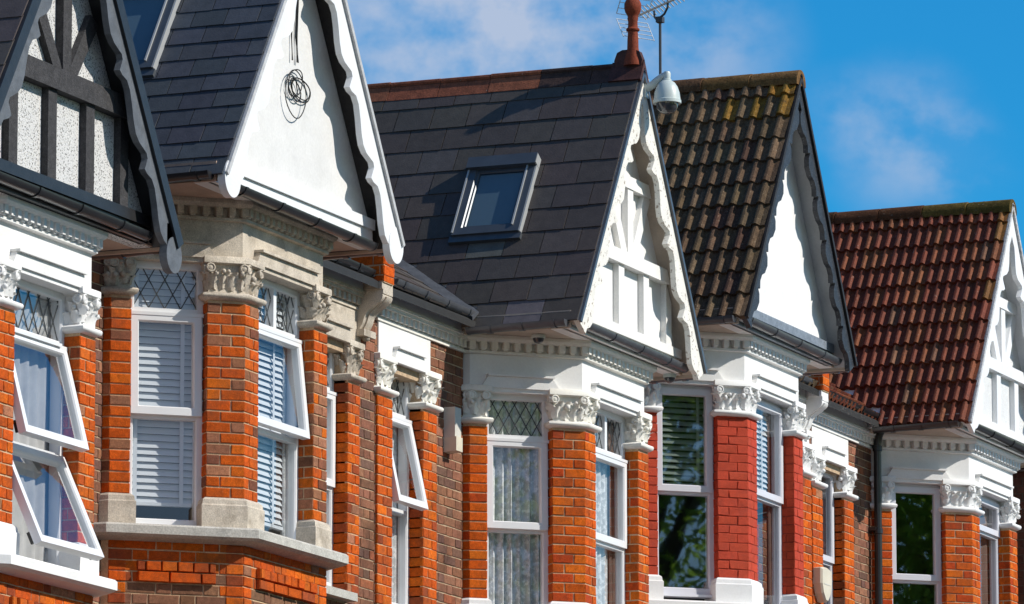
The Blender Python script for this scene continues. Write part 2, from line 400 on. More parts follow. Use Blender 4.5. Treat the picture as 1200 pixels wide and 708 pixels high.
def lattice(fr, u0, u1, z0, z1, d, parent, gm, nx=4):
    pb = MB(); pb.face([fr(u0, z0, d), fr(u1, z0, d), fr(u1, z1, d), fr(u0, z1, d)]); pb.build('pane', gm, parent)
    mb = MB(); s = (u1-u0)/nx; zs = s*1.75; w = .0034
    def clip(p, q):
        # Liang-Barsky on the light
        x0, y0 = p; dx, dy = q[0]-p[0], q[1]-p[1]; a, b = 0., 1.
        for pp, qq in ((-dx, x0-u0), (dx, u1-x0), (-dy, y0-z0), (dy, z1-y0)):
            if abs(pp) < 1e-9:
                if qq < 0: return None
            else:
                t = qq/pp
                if pp < 0: a = max(a, t)
                else: b = min(b, t)
        return None if a >= b else ((x0+a*dx, y0+a*dy), (x0+b*dx, y0+b*dy))
    H = z1-z0; run = H*s/zs
    k = -nx*3
    while k < nx*3:
        for sg in (1, -1):
            x = u0+k*s+R.uniform(-.004, .004)
            c = clip((x, z0), (x+sg*run, z1))
            if c:
                (a, b), (e, f_) = c; t = Vector((e-a, f_-b)).normalized(); nn = Vector((-t.y, t.x))*w
                mb.hexa([fr(a-nn.x, b-nn.y, d+.001), fr(e-nn.x, f_-nn.y, d+.001), fr(e+nn.x, f_+nn.y, d+.001), fr(a+nn.x, b+nn.y, d+.001)],
                        [fr(a-nn.x, b-nn.y, d+.006), fr(e-nn.x, f_-nn.y, d+.006), fr(e+nn.x, f_+nn.y, d+.006), fr(a+nn.x, b+nn.y, d+.006)])
        k += 1
    mb.build('lead_lattice', LEAD, parent)
def blinds(fr, u0, u1, z0, z1, d, parent, pitch=.045, tilt=50, m=None):
    mb = MB(); z = z1-.02; a = radians(tilt); hw = .024
    while z > z0+.03:
        dz, dd = hw*sin(a), hw*cos(a); sl = R.uniform(-.002, .002)
        lo = [fr(u0, z-dz+sl, d+dd), fr(u1, z-dz-sl, d+dd), fr(u1, z+dz-sl, d-dd), fr(u0, z+dz+sl, d-dd)]
        mb.hexa(lo, [p+Vector((0, 0, .003)) for p in lo]); z -= pitch
    fbox(mb, fr, u0, u1, z0, z0+.022, d-.02, d+.02); fbox(mb, fr, u0, u1, z1-.02, z1, d-.02, d+.02)
    for t in (.12, .78):
        u = u0+(u1-u0)*t; fbox(mb, fr, u-.014, u+.014, z0, z1, d+.022, d+.024)
    mb.build('blind', m or BLIND, parent)
def curtain(fr, u0, u1, z0, z1, d, parent, m=None, folds=7, amp=.02, seed=0, gather=0.):
    rr = random.Random(seed); n = folds*8; nz = 8; V = []; F = []
    ph = [rr.uniform(-.4, .4) for _ in range(folds+2)]
    for i in range(n+1):
        t = i/n; k = int(t*folds); off = amp*sin(2*pi*t*folds+ph[k])*(1+.3*sin(t*13+seed))
        for j in range(nz+1):
            q = j/nz; u = u0+(u1-u0)*t; g = gather*(1-q)*(u-u0)
            V.append(fr(u-g, z0+(z1-z0)*q, d+off*(.55+.45*(1-q))))
    for i in range(n):
        for j in range(nz): F.append((i*(nz+1)+j, (i+1)*(nz+1)+j, (i+1)*(nz+1)+j+1, i*(nz+1)+j+1))
    mb = MB(); mb.mesh(V, F); mb.build('curtain', m or CURT, parent, 60)

ZT, ZL, ZM, ZB = .255, -.085, -.815, -1.575   # head, lead-light bottom, mid rail, bottom
def window(house, fr, u0, u1, st, d=-.14, fm=None, gm=None):
    fm = fm or UPVC; gm = gm or GLASS
    zt, zb = st.get('zt', ZT), st.get('zb', ZB)
    T = lambda u, z, dd: fr(u, z, d+dd)
    mb = MB(); w = .042
    bar_rect(mb, T, u0, u1, zb, zt, w, -.045, .03, 0, .05)
    zl, zm = st.get('zl', ZL), st.get('zm', ZM)
    if not st.get('notop'):
        tbox(mb, T, u0+w, u1-w, zl-.02, zl+.02, -.04, .028)
        tbox(mb, T, u0+.005, u1-.005, zl-.035, zl-.012, .03, .058)      # drip moulding over the sash
    tbox(mb, T, u0+w, u1-w, zm-.018, zm+.018, -.04, .027)
    if st.get('mull'):
        um = u0+(u1-u0)*.56; tbox(mb, T, um-.024, um+.024, zl+.02, zt-w, -.04, .027)
    if st.get('vent'): tbox(mb, T, u0+.1, u1-.12, zl-.028, zl-.006, .058, .075)
    tbox(mb, T, u0-.0, u1+.0, zb-.022, zb-.002, -.05, .075)             # projecting window board
    wo = mb.build('window', fm, house)
    if not st.get('notop'):
        if st.get('mull'):
            lattice(fr, u0+w, um-.024, zl+.02, zt-w, d, wo, gm, 4); lattice(fr, um+.024, u1-w, zl+.02, zt-w, d, wo, gm, 3)
        else: lattice(fr, u0+w, u1-w, zl+.02, zt-w, d, wo, gm, st.get('nx', 4))
        ztop = zl-.02
    else: ztop = zt-.03
    sash(fr, u0+.02, u1-.02, zm+.008, ztop-.002, d+.018, st.get('open', 0), wo, fm, gm)
    if st.get('lowopen') or st.get('lowsash'): sash(fr, u0+.02, u1-.02, zb+.02, zm-.012, d+.018, st.get('lowopen', 0), wo, fm, gm)
    else:
        pb = MB(); pb.face([fr(u0+w, zb+.05, d), fr(u1-w, zb+.05, d), fr(u1-w, zm-.018, d), fr(u0+w, zm-.018, d)]); pb.build('pane', gm, wo)
    for kind, a, b, za, zb_, m, kw in st.get('inside', []):
        ua, ub = u0+(u1-u0)*a, u0+(u1-u0)*b
        (blinds if kind == 'blind' else curtain)(fr, ua, ub, za, zb_, d-.055, wo, m=m, **kw)
    return wo

# ------------------------------------------------------------------ roofs
def slate_slope(mb, P, w_of, rows, dz_row, tw, pal, thick=.012, mi=0, tilt=.010):
    """P(y, t) -> point at distance t down the slope with along-position y, normal via P.n"""
    for r in range(rows):
        t1 = (r+1)*dz_row; t0 = r*dz_row-.03; y0, y1 = w_of(r)
        if y1-y0 < .02: continue
        y = y0-(tw*.5 if r % 2 else 0)
        while y < y1:
            a, b = max(y, y0), min(y+tw, y1); y += tw
            if b-a < .015: continue
            g = .0035; ll = R.uniform(-.004, .004); lift = tilt+R.uniform(-.002, .003); sk = R.uniform(-.002, .002)
            n = P.n; c = pal(a, r)
            q = [P(a+g, t0)+n*.001, P(b-g, t0)+n*.001, P(b-g, t1+ll)+n*(lift+sk), P(a+g, t1+ll)+n*(lift-sk)]
            mb.hexa(q, [v+n*thick for v in q], c, mi)
class Slope:
    def __init__(s, o, yd, dn): s.o = Vector(o); s.yd = Vector(yd); s.dn = Vector(dn).normalized(); n = s.yd.cross(s.dn); s.n = (n if n.z > 0 else -n).normalized()
    def __call__(s, y, t): return s.o+s.yd*y+s.dn*t
def roll_slope(mb, P, w_of, rows, dz_row, pw, pal, h=.034, mi=0, thick=.030):
    prof = [(0, 0), (.36, 0), (.44, .45), (.56, .92), (.70, 1.), (.84, .85), (.95, .35), (1., 0)]
    for r in range(rows):
        t1 = (r+1)*dz_row; t0 = r*dz_row-.02; y0, y1 = w_of(r)
        if y1-y0 < .02: continue
        y = y0
        while y < y1:
            b = min(1., (y1-y)/pw); n = P.n; c = pal(y, r); ll = R.uniform(-.006, .006); lf = thick+R.uniform(-.004, .004)
            V = []; k = 0
            for a, hh in prof:
                if a > b+1e-6: break
                V += [P(y+a*pw, t0)+n*(hh*h), P(y+a*pw, t1+ll)+n*(hh*h+lf), P(y+a*pw, t1+ll+.002)+n*(hh*h-.012)]; k += 1
            F = []
            for i in range(k-1):
                F += [(3*i, 3*i+3, 3*i+4, 3*i+1), (3*i+1, 3*i+4, 3*i+5, 3*i+2)]
            mb.mesh(V, F, c, mi); y += pw
def gutter(mb, p, q, r=.055, mi=0, out=None, brackets=3, stop=True):
    p, q = Vector(p), Vector(q); t = (q-p).normalized(); up = Vector((0, 0, 1)); s = t.cross(up).normalized(); up = s.cross(t)
    def ring(c):
        o = [c+s*r*cos(a)-up*r*sin(a) for a in [pi*k/10 for k in range(11)]]
        i = [c+s*(r-.006)*cos(a)-up*(r-.006)*sin(a) for a in [pi-pi*k/10 for k in range(11)]]
        return o+i
    mb.loft([ring(p), ring(q)], mi=mi)
    L = (q-p).length
    for k in range(brackets):
        c = p+(q-p)*((k+.35)/brackets); rr = r+.007
        o = lambda c: [c+s*rr*cos(a)-up*rr*sin(a) for a in [pi*m/10 for m in range(11)]]+[c+s*(r-.001)*cos(a)-up*(r-.001)*sin(a) for a in [pi-pi*m/10 for m in range(11)]]
        mb.loft([o(c-t*.02), o(c+t*.02)], mi=mi)
    if stop:
        for c, sg in ((p, -1), (q, 1)):
            mb.loft([[c+t*sg*dd+s*r*1.05*cos(a)-up*r*1.05*sin(a) for a in [pi*m/10 for m in range(11)]] for dd in (-.002, .012)], mi=mi)

ZA, ZE, GX = 2.98, .72, 1.37           # ridge height, eave height and half width of the gable roof
def main_z(y): return .80+.66*(y+.137)
def barge_outline(sg, Wmin, Wmax, period, top, bot_s, za, ze, gx, style='ogee'):
    """closed outline (x,z) of one scalloped bargeboard"""
    L = hypot(gx, za-ze); dn = Vector((gx/L*sg, -(za-ze)/L)); inn = Vector((-dn.y*-1, dn.x*-1)) if False else Vector((-(za-ze)/L*sg*1., -gx/L))
    outer = [(0+dn.x*s, za+dn.y*s) for s in (0, bot_s)]
    keys = {'ogee': [(0, 0), (.04, .05), (.10, 1.), (.16, .78), (.24, .22), (.34, .12), (.48, .42), (.62, .82), (.74, 1.), (.84, .78), (.92, .35), (.985, .0)],
            'small': [(0, 0), (.06, .6), (.22, 1.), (.45, .8), (.6, .25), (.78, .15), (.93, .5), (.97, 0)]}[style]
    inner = []
    n = int((bot_s-top)/period)+1; s0 = bot_s-n*period
    for k in range(n):
        for a, w in keys:
            s = s0+(k+a)*period
            if s < top: continue
            if s > bot_s-.02: continue
            inner.append((s, Wmin+(Wmax-Wmin)*w))
    pts = []
    for s, w in inner:
        x, z = dn.x*s+inn.x*w, za+dn.y*s+inn.y*w
        if x*sg < .0: continue
        pts.append((x, z))
    x0 = (0.002*sg, za-(Wmin/ (gx/L))) 
    return outer, pts, x0
HOUSES = {}
def build_house(key, cfg):
    X, DZ = HOUSE_X[key], HOUSE_DZ[key]
    H = thing('terraced_house', (X, 0, Z0+DZ), cfg['label'], 'house', 'terraced houses in the row'); HOUSES[key] = H
    zg = -7.0
    side = cfg['narrow']               # +1 narrow section on the right, -1 on the left
    pal, bm, mm = cfg['pier_pal'], cfg.get('brick_mat', BRICK), cfg.get('mortar', MORTAR)
    R.seed(hash_id(key))
    # --- piers
    for k, (poly, edges) in enumerate(pier_polys()):
        mb = MB(); mb.prism(poly, -1.585, .02, mi=1)
        for e in edges:
            p, q = poly[e], poly[(e+1) % len(poly)]; fr = Fr(p, q)
            bricks(mb, fr, -.003, fr.L+.003, -1.37, .0, pal, bond='quoin' if fr.L < .30 and fr.L > .15 else 'solid', gap=cfg.get('gap', .0105), proud=cfg.get('proud', .007), rough=cfg.get('rough', .0022))
        po = mb.build('pier', [bm, mm], H)
        capital(poly, edges, po, cfg['cap'], 0., .30, k*13+hash_id(key))
        mb = MB(); rg = lambda off, z: [(x, y, z) for x, y in offset_poly(poly, off)]
        mb.loft([rg(.040, -1.588), rg(.042, -1.425), rg(.034, -1.415), rg(.030, -1.385), rg(.010, -1.368)])
        mb.build('pier_base', cfg['base'], po)
    # --- lintel band, hood moulds, cornice
    mb = MB(); band(mb, [(.285, -.025), (.56, -.025)], -.26)
    for fr in (SIDE_L, FRONT, SIDE_R):
        a, b = (SL-.83, SL-.24) if fr is SIDE_L else ((.18, fr.L-.18) if fr is FRONT else (.24, .83))
        fprism(mb, fr, [(a+.03, .375), (a-.02, .30), (a-.02, .285), (b+.02, .285), (b+.02, .30), (b-.03, .375)], -.03, .022)
        fbox(mb, fr, a+.02, b-.02, .375, .392, -.03, .046); fbox(mb, fr, a, b, .255, .29, -.16, .004)
    mb.build('lintel', cfg['fascia'], H)
    mb = MB(); band(mb, [(.548, -.01), (.552, .012), (.572, .012), (.576, -.005)], -.1)
    band(mb, [(.570, -.022), (.650, -.022)], -.1); band(mb, [(.640, .046), (.648, .06), (.664, .072), (.690, .072)], -.1)
    for fr in (SIDE_L, FRONT, SIDE_R):
        n = max(2, round((fr.L-.04)/.088))
        for i in range(n+1):
            u = .012+(fr.L-.024)*i/n; w = .023+R.uniform(-.002, .002)
            fbox(mb, fr, u-w, u+w, .585, .642, -.03, .045); fbox(mb, fr, u-w*.7, u+w*.7, .574, .585, -.03, .03)
    mb.build('cornice', cfg['cornice'], H)
    # --- sill and the bay wall below
    mb = MB(); band(mb, [(-1.690, .02), (-1.672, .115), (-1.655, .15), (-1.600, .15), (-1.586, .135)], -.22); mb.build('sill', cfg['sill'], H)
    mb = MB(); band(mb, [(zg, -.0), (-1.675, -.0)], -.25, 1)
    zlow = -2.35
    for fr in (SIDE_L, FRONT, SIDE_R):
        bricks(mb, fr, .0, fr.L, zlow, -1.675, cfg['sp_pal'], bond='flemish', proud=.006)
        # raised apron of red bricks
        a, b = .2, fr.L-.2
        bricks(mb, fr, a, b, -1.97, -1.82, pal_red, bond='english', proud=.03, d=.012)
        for uu in (0., fr.L-.12): bricks(mb, fr, uu, uu+.12, zlow, -1.69, pal_red, bond='solid', proud=.011)
    mb.build('bay_wall', [BRICK, mm], H)
    # --- windows
    for fr, a, b, st in ((SIDE_L, SL-.81, SL-PS, cfg['wl']), (FRONT, PW, FRONT.L-PW, cfg['wf']), (SIDE_R, PS, .81, cfg['wl'])):
        window(H, fr, a+.002, b-.002, st, d=-.14 if fr is FRONT else -.12, fm=cfg.get('fm'), gm=st.get('gm'))
    # --- flat wall with the narrow window
    wl, wr = cfg['xl'], cfg['xr']; FW = Fr((0, 0), (1, 0))
    op = sorted((side*2.13, side*2.73)); jl = sorted((side*2.73, side*cfg.get('jamb', 2.99))); jr = sorted((side*1.88, side*2.13))
    mb = MB()
    nl, nr = (WX, wr) if side > 0 else (wl, -WX)      # narrow stretch
    ol, orr = (wl, -WX) if side > 0 else (WX, wr)     # plain stretch shared with the neighbour
    for a, b, z0, z1 in ((nl, op[0], -2.4, .80), (op[1], nr, -2.4, .80), (op[0], op[1], .2, .80), (op[0], op[1], -2.4, -1.60)):
        if b > a: mb.box(a, b, .0, .25, z0, z1, mi=1)
    mb.box(nl, nr, .0, .25, zg, -2.4, mi=1); mb.box(ol, orr, .0, .25, zg, .80, mi=1)
    for a, b in ((nl, op[0]), (op[1], nr)):
        if b-a > .02: bricks(mb, FW, a, b, -2.35, .56, cfg['wall_pal'])
    bricks(mb, FW, op[0], op[1], -2.35, -1.66, cfg['wall_pal']); bricks(mb, FW, ol, orr, -2.35, .6, cfg['wall_pal'])
    mb.build('wall', [BRICK, cfg.get('wall_mortar', MORTARD)], H)
    for a, b in (jl, jr):
        poly = [(a, .16), (a, -.022), (b, -.022), (b, .16)]; mb = MB(); mb.prism(poly, -1.6, .02, mi=1)
        for e in (0, 1, 2):
            p, q = poly[e], poly[(e+1) % 4]; fr = Fr(p, q); bricks(mb, fr, -.003, fr.L+.003, -1.6, .0, pal_red, bond='quoin' if e == 1 else 'solid')
        po = mb.build('pilaster', [BRICK, cfg.get('wall_mortar', MORTAR)], H)
        capital(poly, (0, 1, 2), po, cfg['cap'], 0., .30, int(abs(a)*100)+hash_id(key))
    mb = MB(); a, b = sorted((side*1.985, side*2.97)); fbox(mb, FW, a, b, .27, .556, -.2, .018)
    hc = side*2.44
    fprism(mb, FW, [(hc-.25, .375), (hc-.30, .30), (hc-.30, .27), (hc+.30, .27), (hc+.30, .30), (hc+.25, .375)], .01, .055)
    fbox(mb, FW, hc-.26, hc+.26, .375, .392, .01, .078)
    mb.build('lintel', cfg['fascia'], H)
    mb = MB(); a, b = nl, nr
    fbox(mb, FW, a, b, .550, .574, -.1, .03); fbox(mb, FW, a, b, .574, .65, -.1, .012); fbox(mb, FW, a, b, .642, .668, -.1, .07); fbox(mb, FW, a, b, .668, .69, -.1, .085)
    u = a+.05
    while u < b-.03: fbox(mb, FW, u-.022, u+.022, .585, .642, 0, .055); u += .088
    mb.build('cornice', cfg['cornice'], H)
    mb = MB(); fbox(mb, FW, op[0]-.02, op[1]+.02, -1.66, -1.60, -.2, .1); mb.build('sill', cfg['sill'], H)
    window(H, FW, op[0]+.002, op[1]-.002, cfg['wn'], d=-.12, fm=cfg.get('fm'))
    # eaves of the flat stretch
    mb = MB(); fbox(mb, FW, nl, nr, .69, .86, -.05, .07); mb.build('eaves_board', cfg.get('eavesb', WHITEP), H); mb = MB(); fbox(mb, FW, ol, orr, .60, .86, -.05, .07); mb.build('eaves_board', cfg.get('eavesb', WHITEP), H)
    mb = MB(); ga, gb = (nl, nr-.42+cfg.get('gutx', 0)) if side > 0 else (nl+.02, nr)
    gutter(mb, (ga, -.135, .855), (gb, -.135, .835), .058, brackets=4); mb.build('gutter', cfg['gut'], H, 40)
    mb = MB(); gutter(mb, (ol, -.135, .855), (orr, -.135, .835), .058, brackets=2); mb.build('gutter', cfg['gut'], H, 40)
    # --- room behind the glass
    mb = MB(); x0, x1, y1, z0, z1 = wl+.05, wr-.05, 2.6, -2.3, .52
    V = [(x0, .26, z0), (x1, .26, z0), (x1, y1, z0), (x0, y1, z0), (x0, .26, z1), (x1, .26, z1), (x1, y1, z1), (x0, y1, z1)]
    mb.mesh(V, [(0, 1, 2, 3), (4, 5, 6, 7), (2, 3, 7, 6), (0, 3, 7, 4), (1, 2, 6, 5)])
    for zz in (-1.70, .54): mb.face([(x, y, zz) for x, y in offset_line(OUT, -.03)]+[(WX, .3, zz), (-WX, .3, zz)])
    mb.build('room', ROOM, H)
    # --- gable roof
    below = set(H.children)
    gx = GX+cfg.get('gw', 0); za = ZA+cfg.get('za', 0); ze = ZE+cfg.get('ze', 0); Ls = hypot(gx, za-ze); yf = -1.055
    for sg in (-1, 1):
        mb = MB(); dn = Vector((gx*sg, 0, -(za-ze))).normalized(); nn = Vector(((za-ze)*sg, 0, gx)).normalized()
        a = Vector((0, 0, za)); b = a+dn*Ls
        pts = [a-nn*.004, b-nn*.004, b-nn*.06, a-nn*.06]; pts[3] = Vector((0, 0, za-.06*Ls/gx)); 
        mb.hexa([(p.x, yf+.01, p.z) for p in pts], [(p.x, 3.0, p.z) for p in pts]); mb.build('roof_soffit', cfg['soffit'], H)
    mb = MB(); tr = cfg['row']; kind = cfg['tile']
    nrows = int(Ls/tr)
    tr = Ls/nrows+.002
    for sg in (-1, 1):
        P = Slope((0, 0, za), (0, 1, 0), (gx*sg, 0, -(za-ze)))
        def wof(r):
            z = za-(r+1)*tr*(za-ze)/Ls; return (yf, min(3.0, (z-.80)/.66-.137+.12))
        if kind == 'slate': slate_slope(mb, P, wof, nrows, tr, cfg['tw'], cfg['tpal'])
        else: roll_slope(mb, P, wof, nrows, tr, cfg['tw'], cfg['tpal'])
    # main roof of the terrace, with its tiles beside the gable
    PM = Slope((0, -.22, main_z(-.22)+.0), (1, 0, 0), (0, -1, -.66)); Lm = 3.2*sqrt(1+.66**2)
    PT = Slope((0, 3.05, main_z(3.05)), (1, 0, 0), (0, -1, -.66)); nm = int(Lm/.2)
    for a, b, s2 in ((wl, -.1, -1), (.1, wr, 1)):
        def wof2(r):
            z = main_z(3.05-(r+1)*.1925/sqrt(1+.66**2)); xg = max(0, (za-z)/(za-ze)*gx)-.05
            return (a, -xg) if s2 < 0 else (xg, b)
        if kind == 'slate': slate_slope(mb, PT, wof2, nm+1, .1925, cfg['tw'], cfg['tpal'])
        else: roll_slope(mb, PT, wof2, nm+1, .1925, cfg['tw'], cfg['tpal'])
    y0, y1 = -.20, 3.05
    mb.hexa([(wl, y0, main_z(y0)-.06), (wr, y0, main_z(y0)-.06), (wr, y1, main_z(y1)-.06), (wl, y1, main_z(y1)-.06)], [(wl, y0, main_z(y0)-.008), (wr, y0, main_z(y0)-.008), (wr, y1, main_z(y1)-.008), (wl, y1, main_z(y1)-.008)], (.03, .03, .03))
    mb.hexa([(wl, y1, main_z(y1)-.06), (wr, y1, main_z(y1)-.06), (wr, 7.5, -.2), (wl, 7.5, -.2)], [(wl, y1, main_z(y1)-.01), (wr, y1, main_z(y1)-.01), (wr, 7.5, -.1), (wl, 7.5, -.1)], (.05, .05, .05))
    mb.box(wl, wr, 7.3, 7.5, zg, -.1, (.2, .1, .07))
    roof = mb.build('roof', cfg['tmat'], H, 35 if kind != 'slate' else None)
    # lead valley
    for sg in ((-1, 1) if kind == 'slate' else ()):
        mb = MB(); q = []
        for y in (-.2, 2.9):
            z = main_z(y); x = sg*(za-z)/(za-ze)*gx; q.append((x, y, z+.012))
        (xa, ya, zza), (xb, yb, zzb) = q
        mb.hexa([(xa-.05*sg, ya, zza+.07), (xa+.10*sg, ya, zza-.02), (xb+.10*sg, yb, zzb-.02), (xb-.05*sg, yb, zzb+.07)], [(xa-.05*sg, ya, zza+.08), (xa+.10*sg, ya, zza+.012), (xb+.10*sg, yb, zzb+.012), (xb-.05*sg, yb, zzb+.08)])
        mb.build('valley', LEADV, roof)
    # ridge tiles
    mb = MB(); y = yf-.015; rs = cfg['ridge']; i = 0
    while y < 3.0:
        L = .44; c = cfg['rpal'](y); lift = R.uniform(-.004, .004)
        if rs == 'angle':
            for sg in (-1, 1):
                dn = Vector((gx*sg, 0, -(za-ze))).normalized(); nn = Vector(((za-ze)*sg, 0, gx)).normalized()
                t = Vector((0, 0, za+.045+lift)); a = [t, t+dn*.17, t+dn*.17-nn*.02, t-Vector((0, 0, .045))]
                mb.hexa([(p.x, y, p.z) for p in a], [(p.x, y+L-.006, p.z) for p in a], c)
            mb.tube([(0, y, za+.045+lift), (0, y+L-.006, za+.045+lift)], .024, 8, c)
        else:
            ring = lambda yy, r: [(r*1.0*cos(a), yy, za-.075+lift+r*sin(a)) for a in [-.2+(pi+.4)*k/12 for k in range(13)]]
            mb.loft([ring(y, .115), ring(y+L*.96, .112), ring(y+L*.97, .104), ring(y+L, .104)], c)
        y += L; i += 1
    mb.build('ridge_tile', cfg['rmat'], roof, 40)
    # gable wall, timbers, boards
    yp = -.865; G = Fr((0, yp), (1, yp)); zin = za-.06*Ls/gx; s_ = (za-ze)/gx
    mb = MB(); zb0 = .69; xb = (zin-zb0)/s_
    mb.hexa([(-xb, yp, zb0), (xb, yp, zb0), (0, yp, zin)], [(-xb, yp+.12, zb0), (xb, yp+.12, zb0), (0, yp+.12, zin)])
    gw = mb.build('gable_wall', cfg['panel'], H)
    def inside(z, m=0.): return (zin-z)/s_-m
    if cfg.get('beams'):
        mb = MB(); bw = .05; z1, z2 = cfg['beams']
        xb = inside(z2); fprism(mb, G, [(-inside(z1), z1), (inside(z1), z1), (xb, z2), (-xb, z2)], 0, .075)
        for x in [q_-cfg.get('rx', 0) for q_ in (-.79, -.25, .29, .79)]:
            top = z1; 
            fprism(mb, G, [(x-.06, .86), (x+.06, .86), (x+.06, min(top+.01, zin-s_*max(0, x+.06))), (x-.06, min(top+.01, zin+s_*min(0, x-.06)))], 0, .05)
        tz = 2.10 if cfg.get('topbeam', True) else 2.6; xb = inside(tz); fprism(mb, G, [(-inside(tz-.1), 2.0), (inside(tz-.1), tz-.1), (xb, tz), (-xb, tz)], 0, .066)
        kx = -cfg.get('rx', 0)*.5; fbox(mb, G, kx-.055, kx+.065, z2-.01, tz-.09, 0, .056)
        for sg in (-1, 1):
            fprism(mb, G, [(kx+sg*.03, z2-.01), (kx+sg*.16, z2-.01), (kx+sg*.47, 2.0), (kx+sg*.36, 2.05)], 0, .046)
        mb.build('gable_timber', cfg['beam_mat'], gw)
    mb = MB(); xb = inside(.86)-.01; fbox(mb, G, -xb, xb, .80, .875, -.02, .055); fbox(mb, G, -xb, xb, .69, .80, -.02, .035)
    mb.build('gable_base_board', cfg['baseb'], H)
    # boxed eaves under the gable
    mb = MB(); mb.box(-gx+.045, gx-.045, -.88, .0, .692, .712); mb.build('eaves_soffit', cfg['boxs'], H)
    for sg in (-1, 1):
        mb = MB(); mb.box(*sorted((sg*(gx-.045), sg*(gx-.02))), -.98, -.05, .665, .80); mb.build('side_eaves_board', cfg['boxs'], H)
    mb = MB(); gutter(mb, (-1.2, -.935, .765+cfg.get('fg', 0)), (1.21, -.935, .745+cfg.get('fg', 0)), .052, brackets=4); mb.build('gutter', cfg['gut'], H, 40)
    for sg in (-1, 1):
        mb = MB(); gutter(mb, (sg*(gx+.045), -.96, .715), (sg*(gx+.045), -.16, .70), .052, brackets=3); mb.build('gutter', cfg['gut'], H, 40)
    # bargeboards
    st = cfg['barge']
    for sg in (-1, 1):
        outer, inner, x0 = barge_outline(sg, st['w0'], st['w1'], st['p'], .05, Ls-st.get('cut', .0), za-.004, ze-.004, gx, st.get('style', 'ogee'))
        mb = MB(); yb, yt = -1.055, -1.010
        dn2 = (outer[1][0]-outer[0][0], outer[1][1]-outer[0][1]); ll2 = hypot(*dn2); dn2 = (dn2[0]/ll2, dn2[1]/ll2)
        prs = []
        for x, z in inner:
            s_ = (x-outer[0][0])*dn2[0]+(z-outer[0][1])*dn2[1]; prs.append(((outer[0][0]+dn2[0]*s_, outer[0][1]+dn2[1]*s_), (x, z)))
        if prs:
            xi, zi = prs[0][1]; prs.insert(0, (outer[0], (0.0, zi+abs(xi)*(za-ze)/gx)))
        wl_ = hypot(prs[-1][0][0]-prs[-1][1][0], prs[-1][0][1]-prs[-1][1][1]); e = outer[1]; k_ = prs[-1]
        prs.append((e, (k_[1][0]+(e[0]-k_[0][0]), k_[1][1]+(e[1]-k_[0][1]))))
        for yy in (yb, yt):
            mb.mesh([(p[0], yy, p[1]) for o2 in prs for p in o2], [(2*i, 2*i+2, 2*i+3, 2*i+1) for i in range(len(prs)-1)])
        rim = [o2[0] for o2 in prs]+[o2[1] for o2 in prs][::-1]; n = len(rim)
        mb.mesh([(x, yb, z) for x, z in rim]+[(x, yt, z) for x, z in rim], [(i, (i+1) % n, n+(i+1) % n, n+i) for i in range(n)])
        if st.get('disc'):
            cx, cz = outer[1][0]-sg*.115, outer[1][1]-.025; r = st['disc']
            if key == 'A': cx, cz = outer[1][0]-sg*.10, outer[1][1]-.10
            mb.loft([[(cx+r*cos(2*pi*k/28), yy, cz+r*1.05*sin(2*pi*k/28)) for k in range(28)] for yy in (yb-.006, yt+.004)])
            if key == 'A': mb.box(cx-.10, cx+.10, yb, yt, cz+.05, cz+.20)
        mb.build('bargeboard', st['mat'], H)
        mb = MB(); dn = Vector((gx*sg, 0, -(za-ze))).normalized(); nn = Vector(((za-ze)*sg, 0, gx)).normalized(); a = Vector((0, 0, za)); b = a+dn*(Ls+.01)
        t = st.get('verge', .03); q = [a-nn*t, b-nn*t, b+nn*.003, a+nn*.003]
        mb.hexa([(p.x, yb-.022, p.z) for p in q], [(p.x, yb-.001, p.z) for p in q]); mb.build('verge_strip', st.get('vmat', BLACKP), H)
    for o in H.children:
        if o not in below: o.location.x += cfg.get('rx', 0)
    return H
def hash_id(k): return ord(k)*7

# ------------------------------------------------------------------ the five houses
def tp_slateC(a, r):
    q = R.random()
    if q < .86: return jit((.068, .056, .050), .08)
    if q < .96: return jit((.078, .068, .063), .07)
    return jit((.115, .108, .105), .08)
def tp_slateB(a, r): return jit((.060, .065, .076), .13)
def tp_slateA(a, r): return jit((.070, .058, .058), .08)
def tp_moss(a, r):
    q = R.random()
    if a < -.35 and r < 3 and q < .42-.11*r: return jit((.20, .105, .020), .25)
    if q < .75: return jit((.108, .070, .042), .14)
    if q < .90: return jit((.130, .088, .054), .14)
    return jit((.085, .048, .033), .2)
def tp_red(a, r):
    q = R.random()
    if a < -.80 and r < 6 and q < .30: return jit((.20, .085, .018), .25)
    if q < .008: return jit((.24, .10, .02), .2)
    if q < .70: return jit((.155, .038, .018), .15)
    if q < .95: return jit((.185, .058, .022), .14)
    return jit((.16, .070, .038), .14)
NET = dict(folds=7, amp=.016)
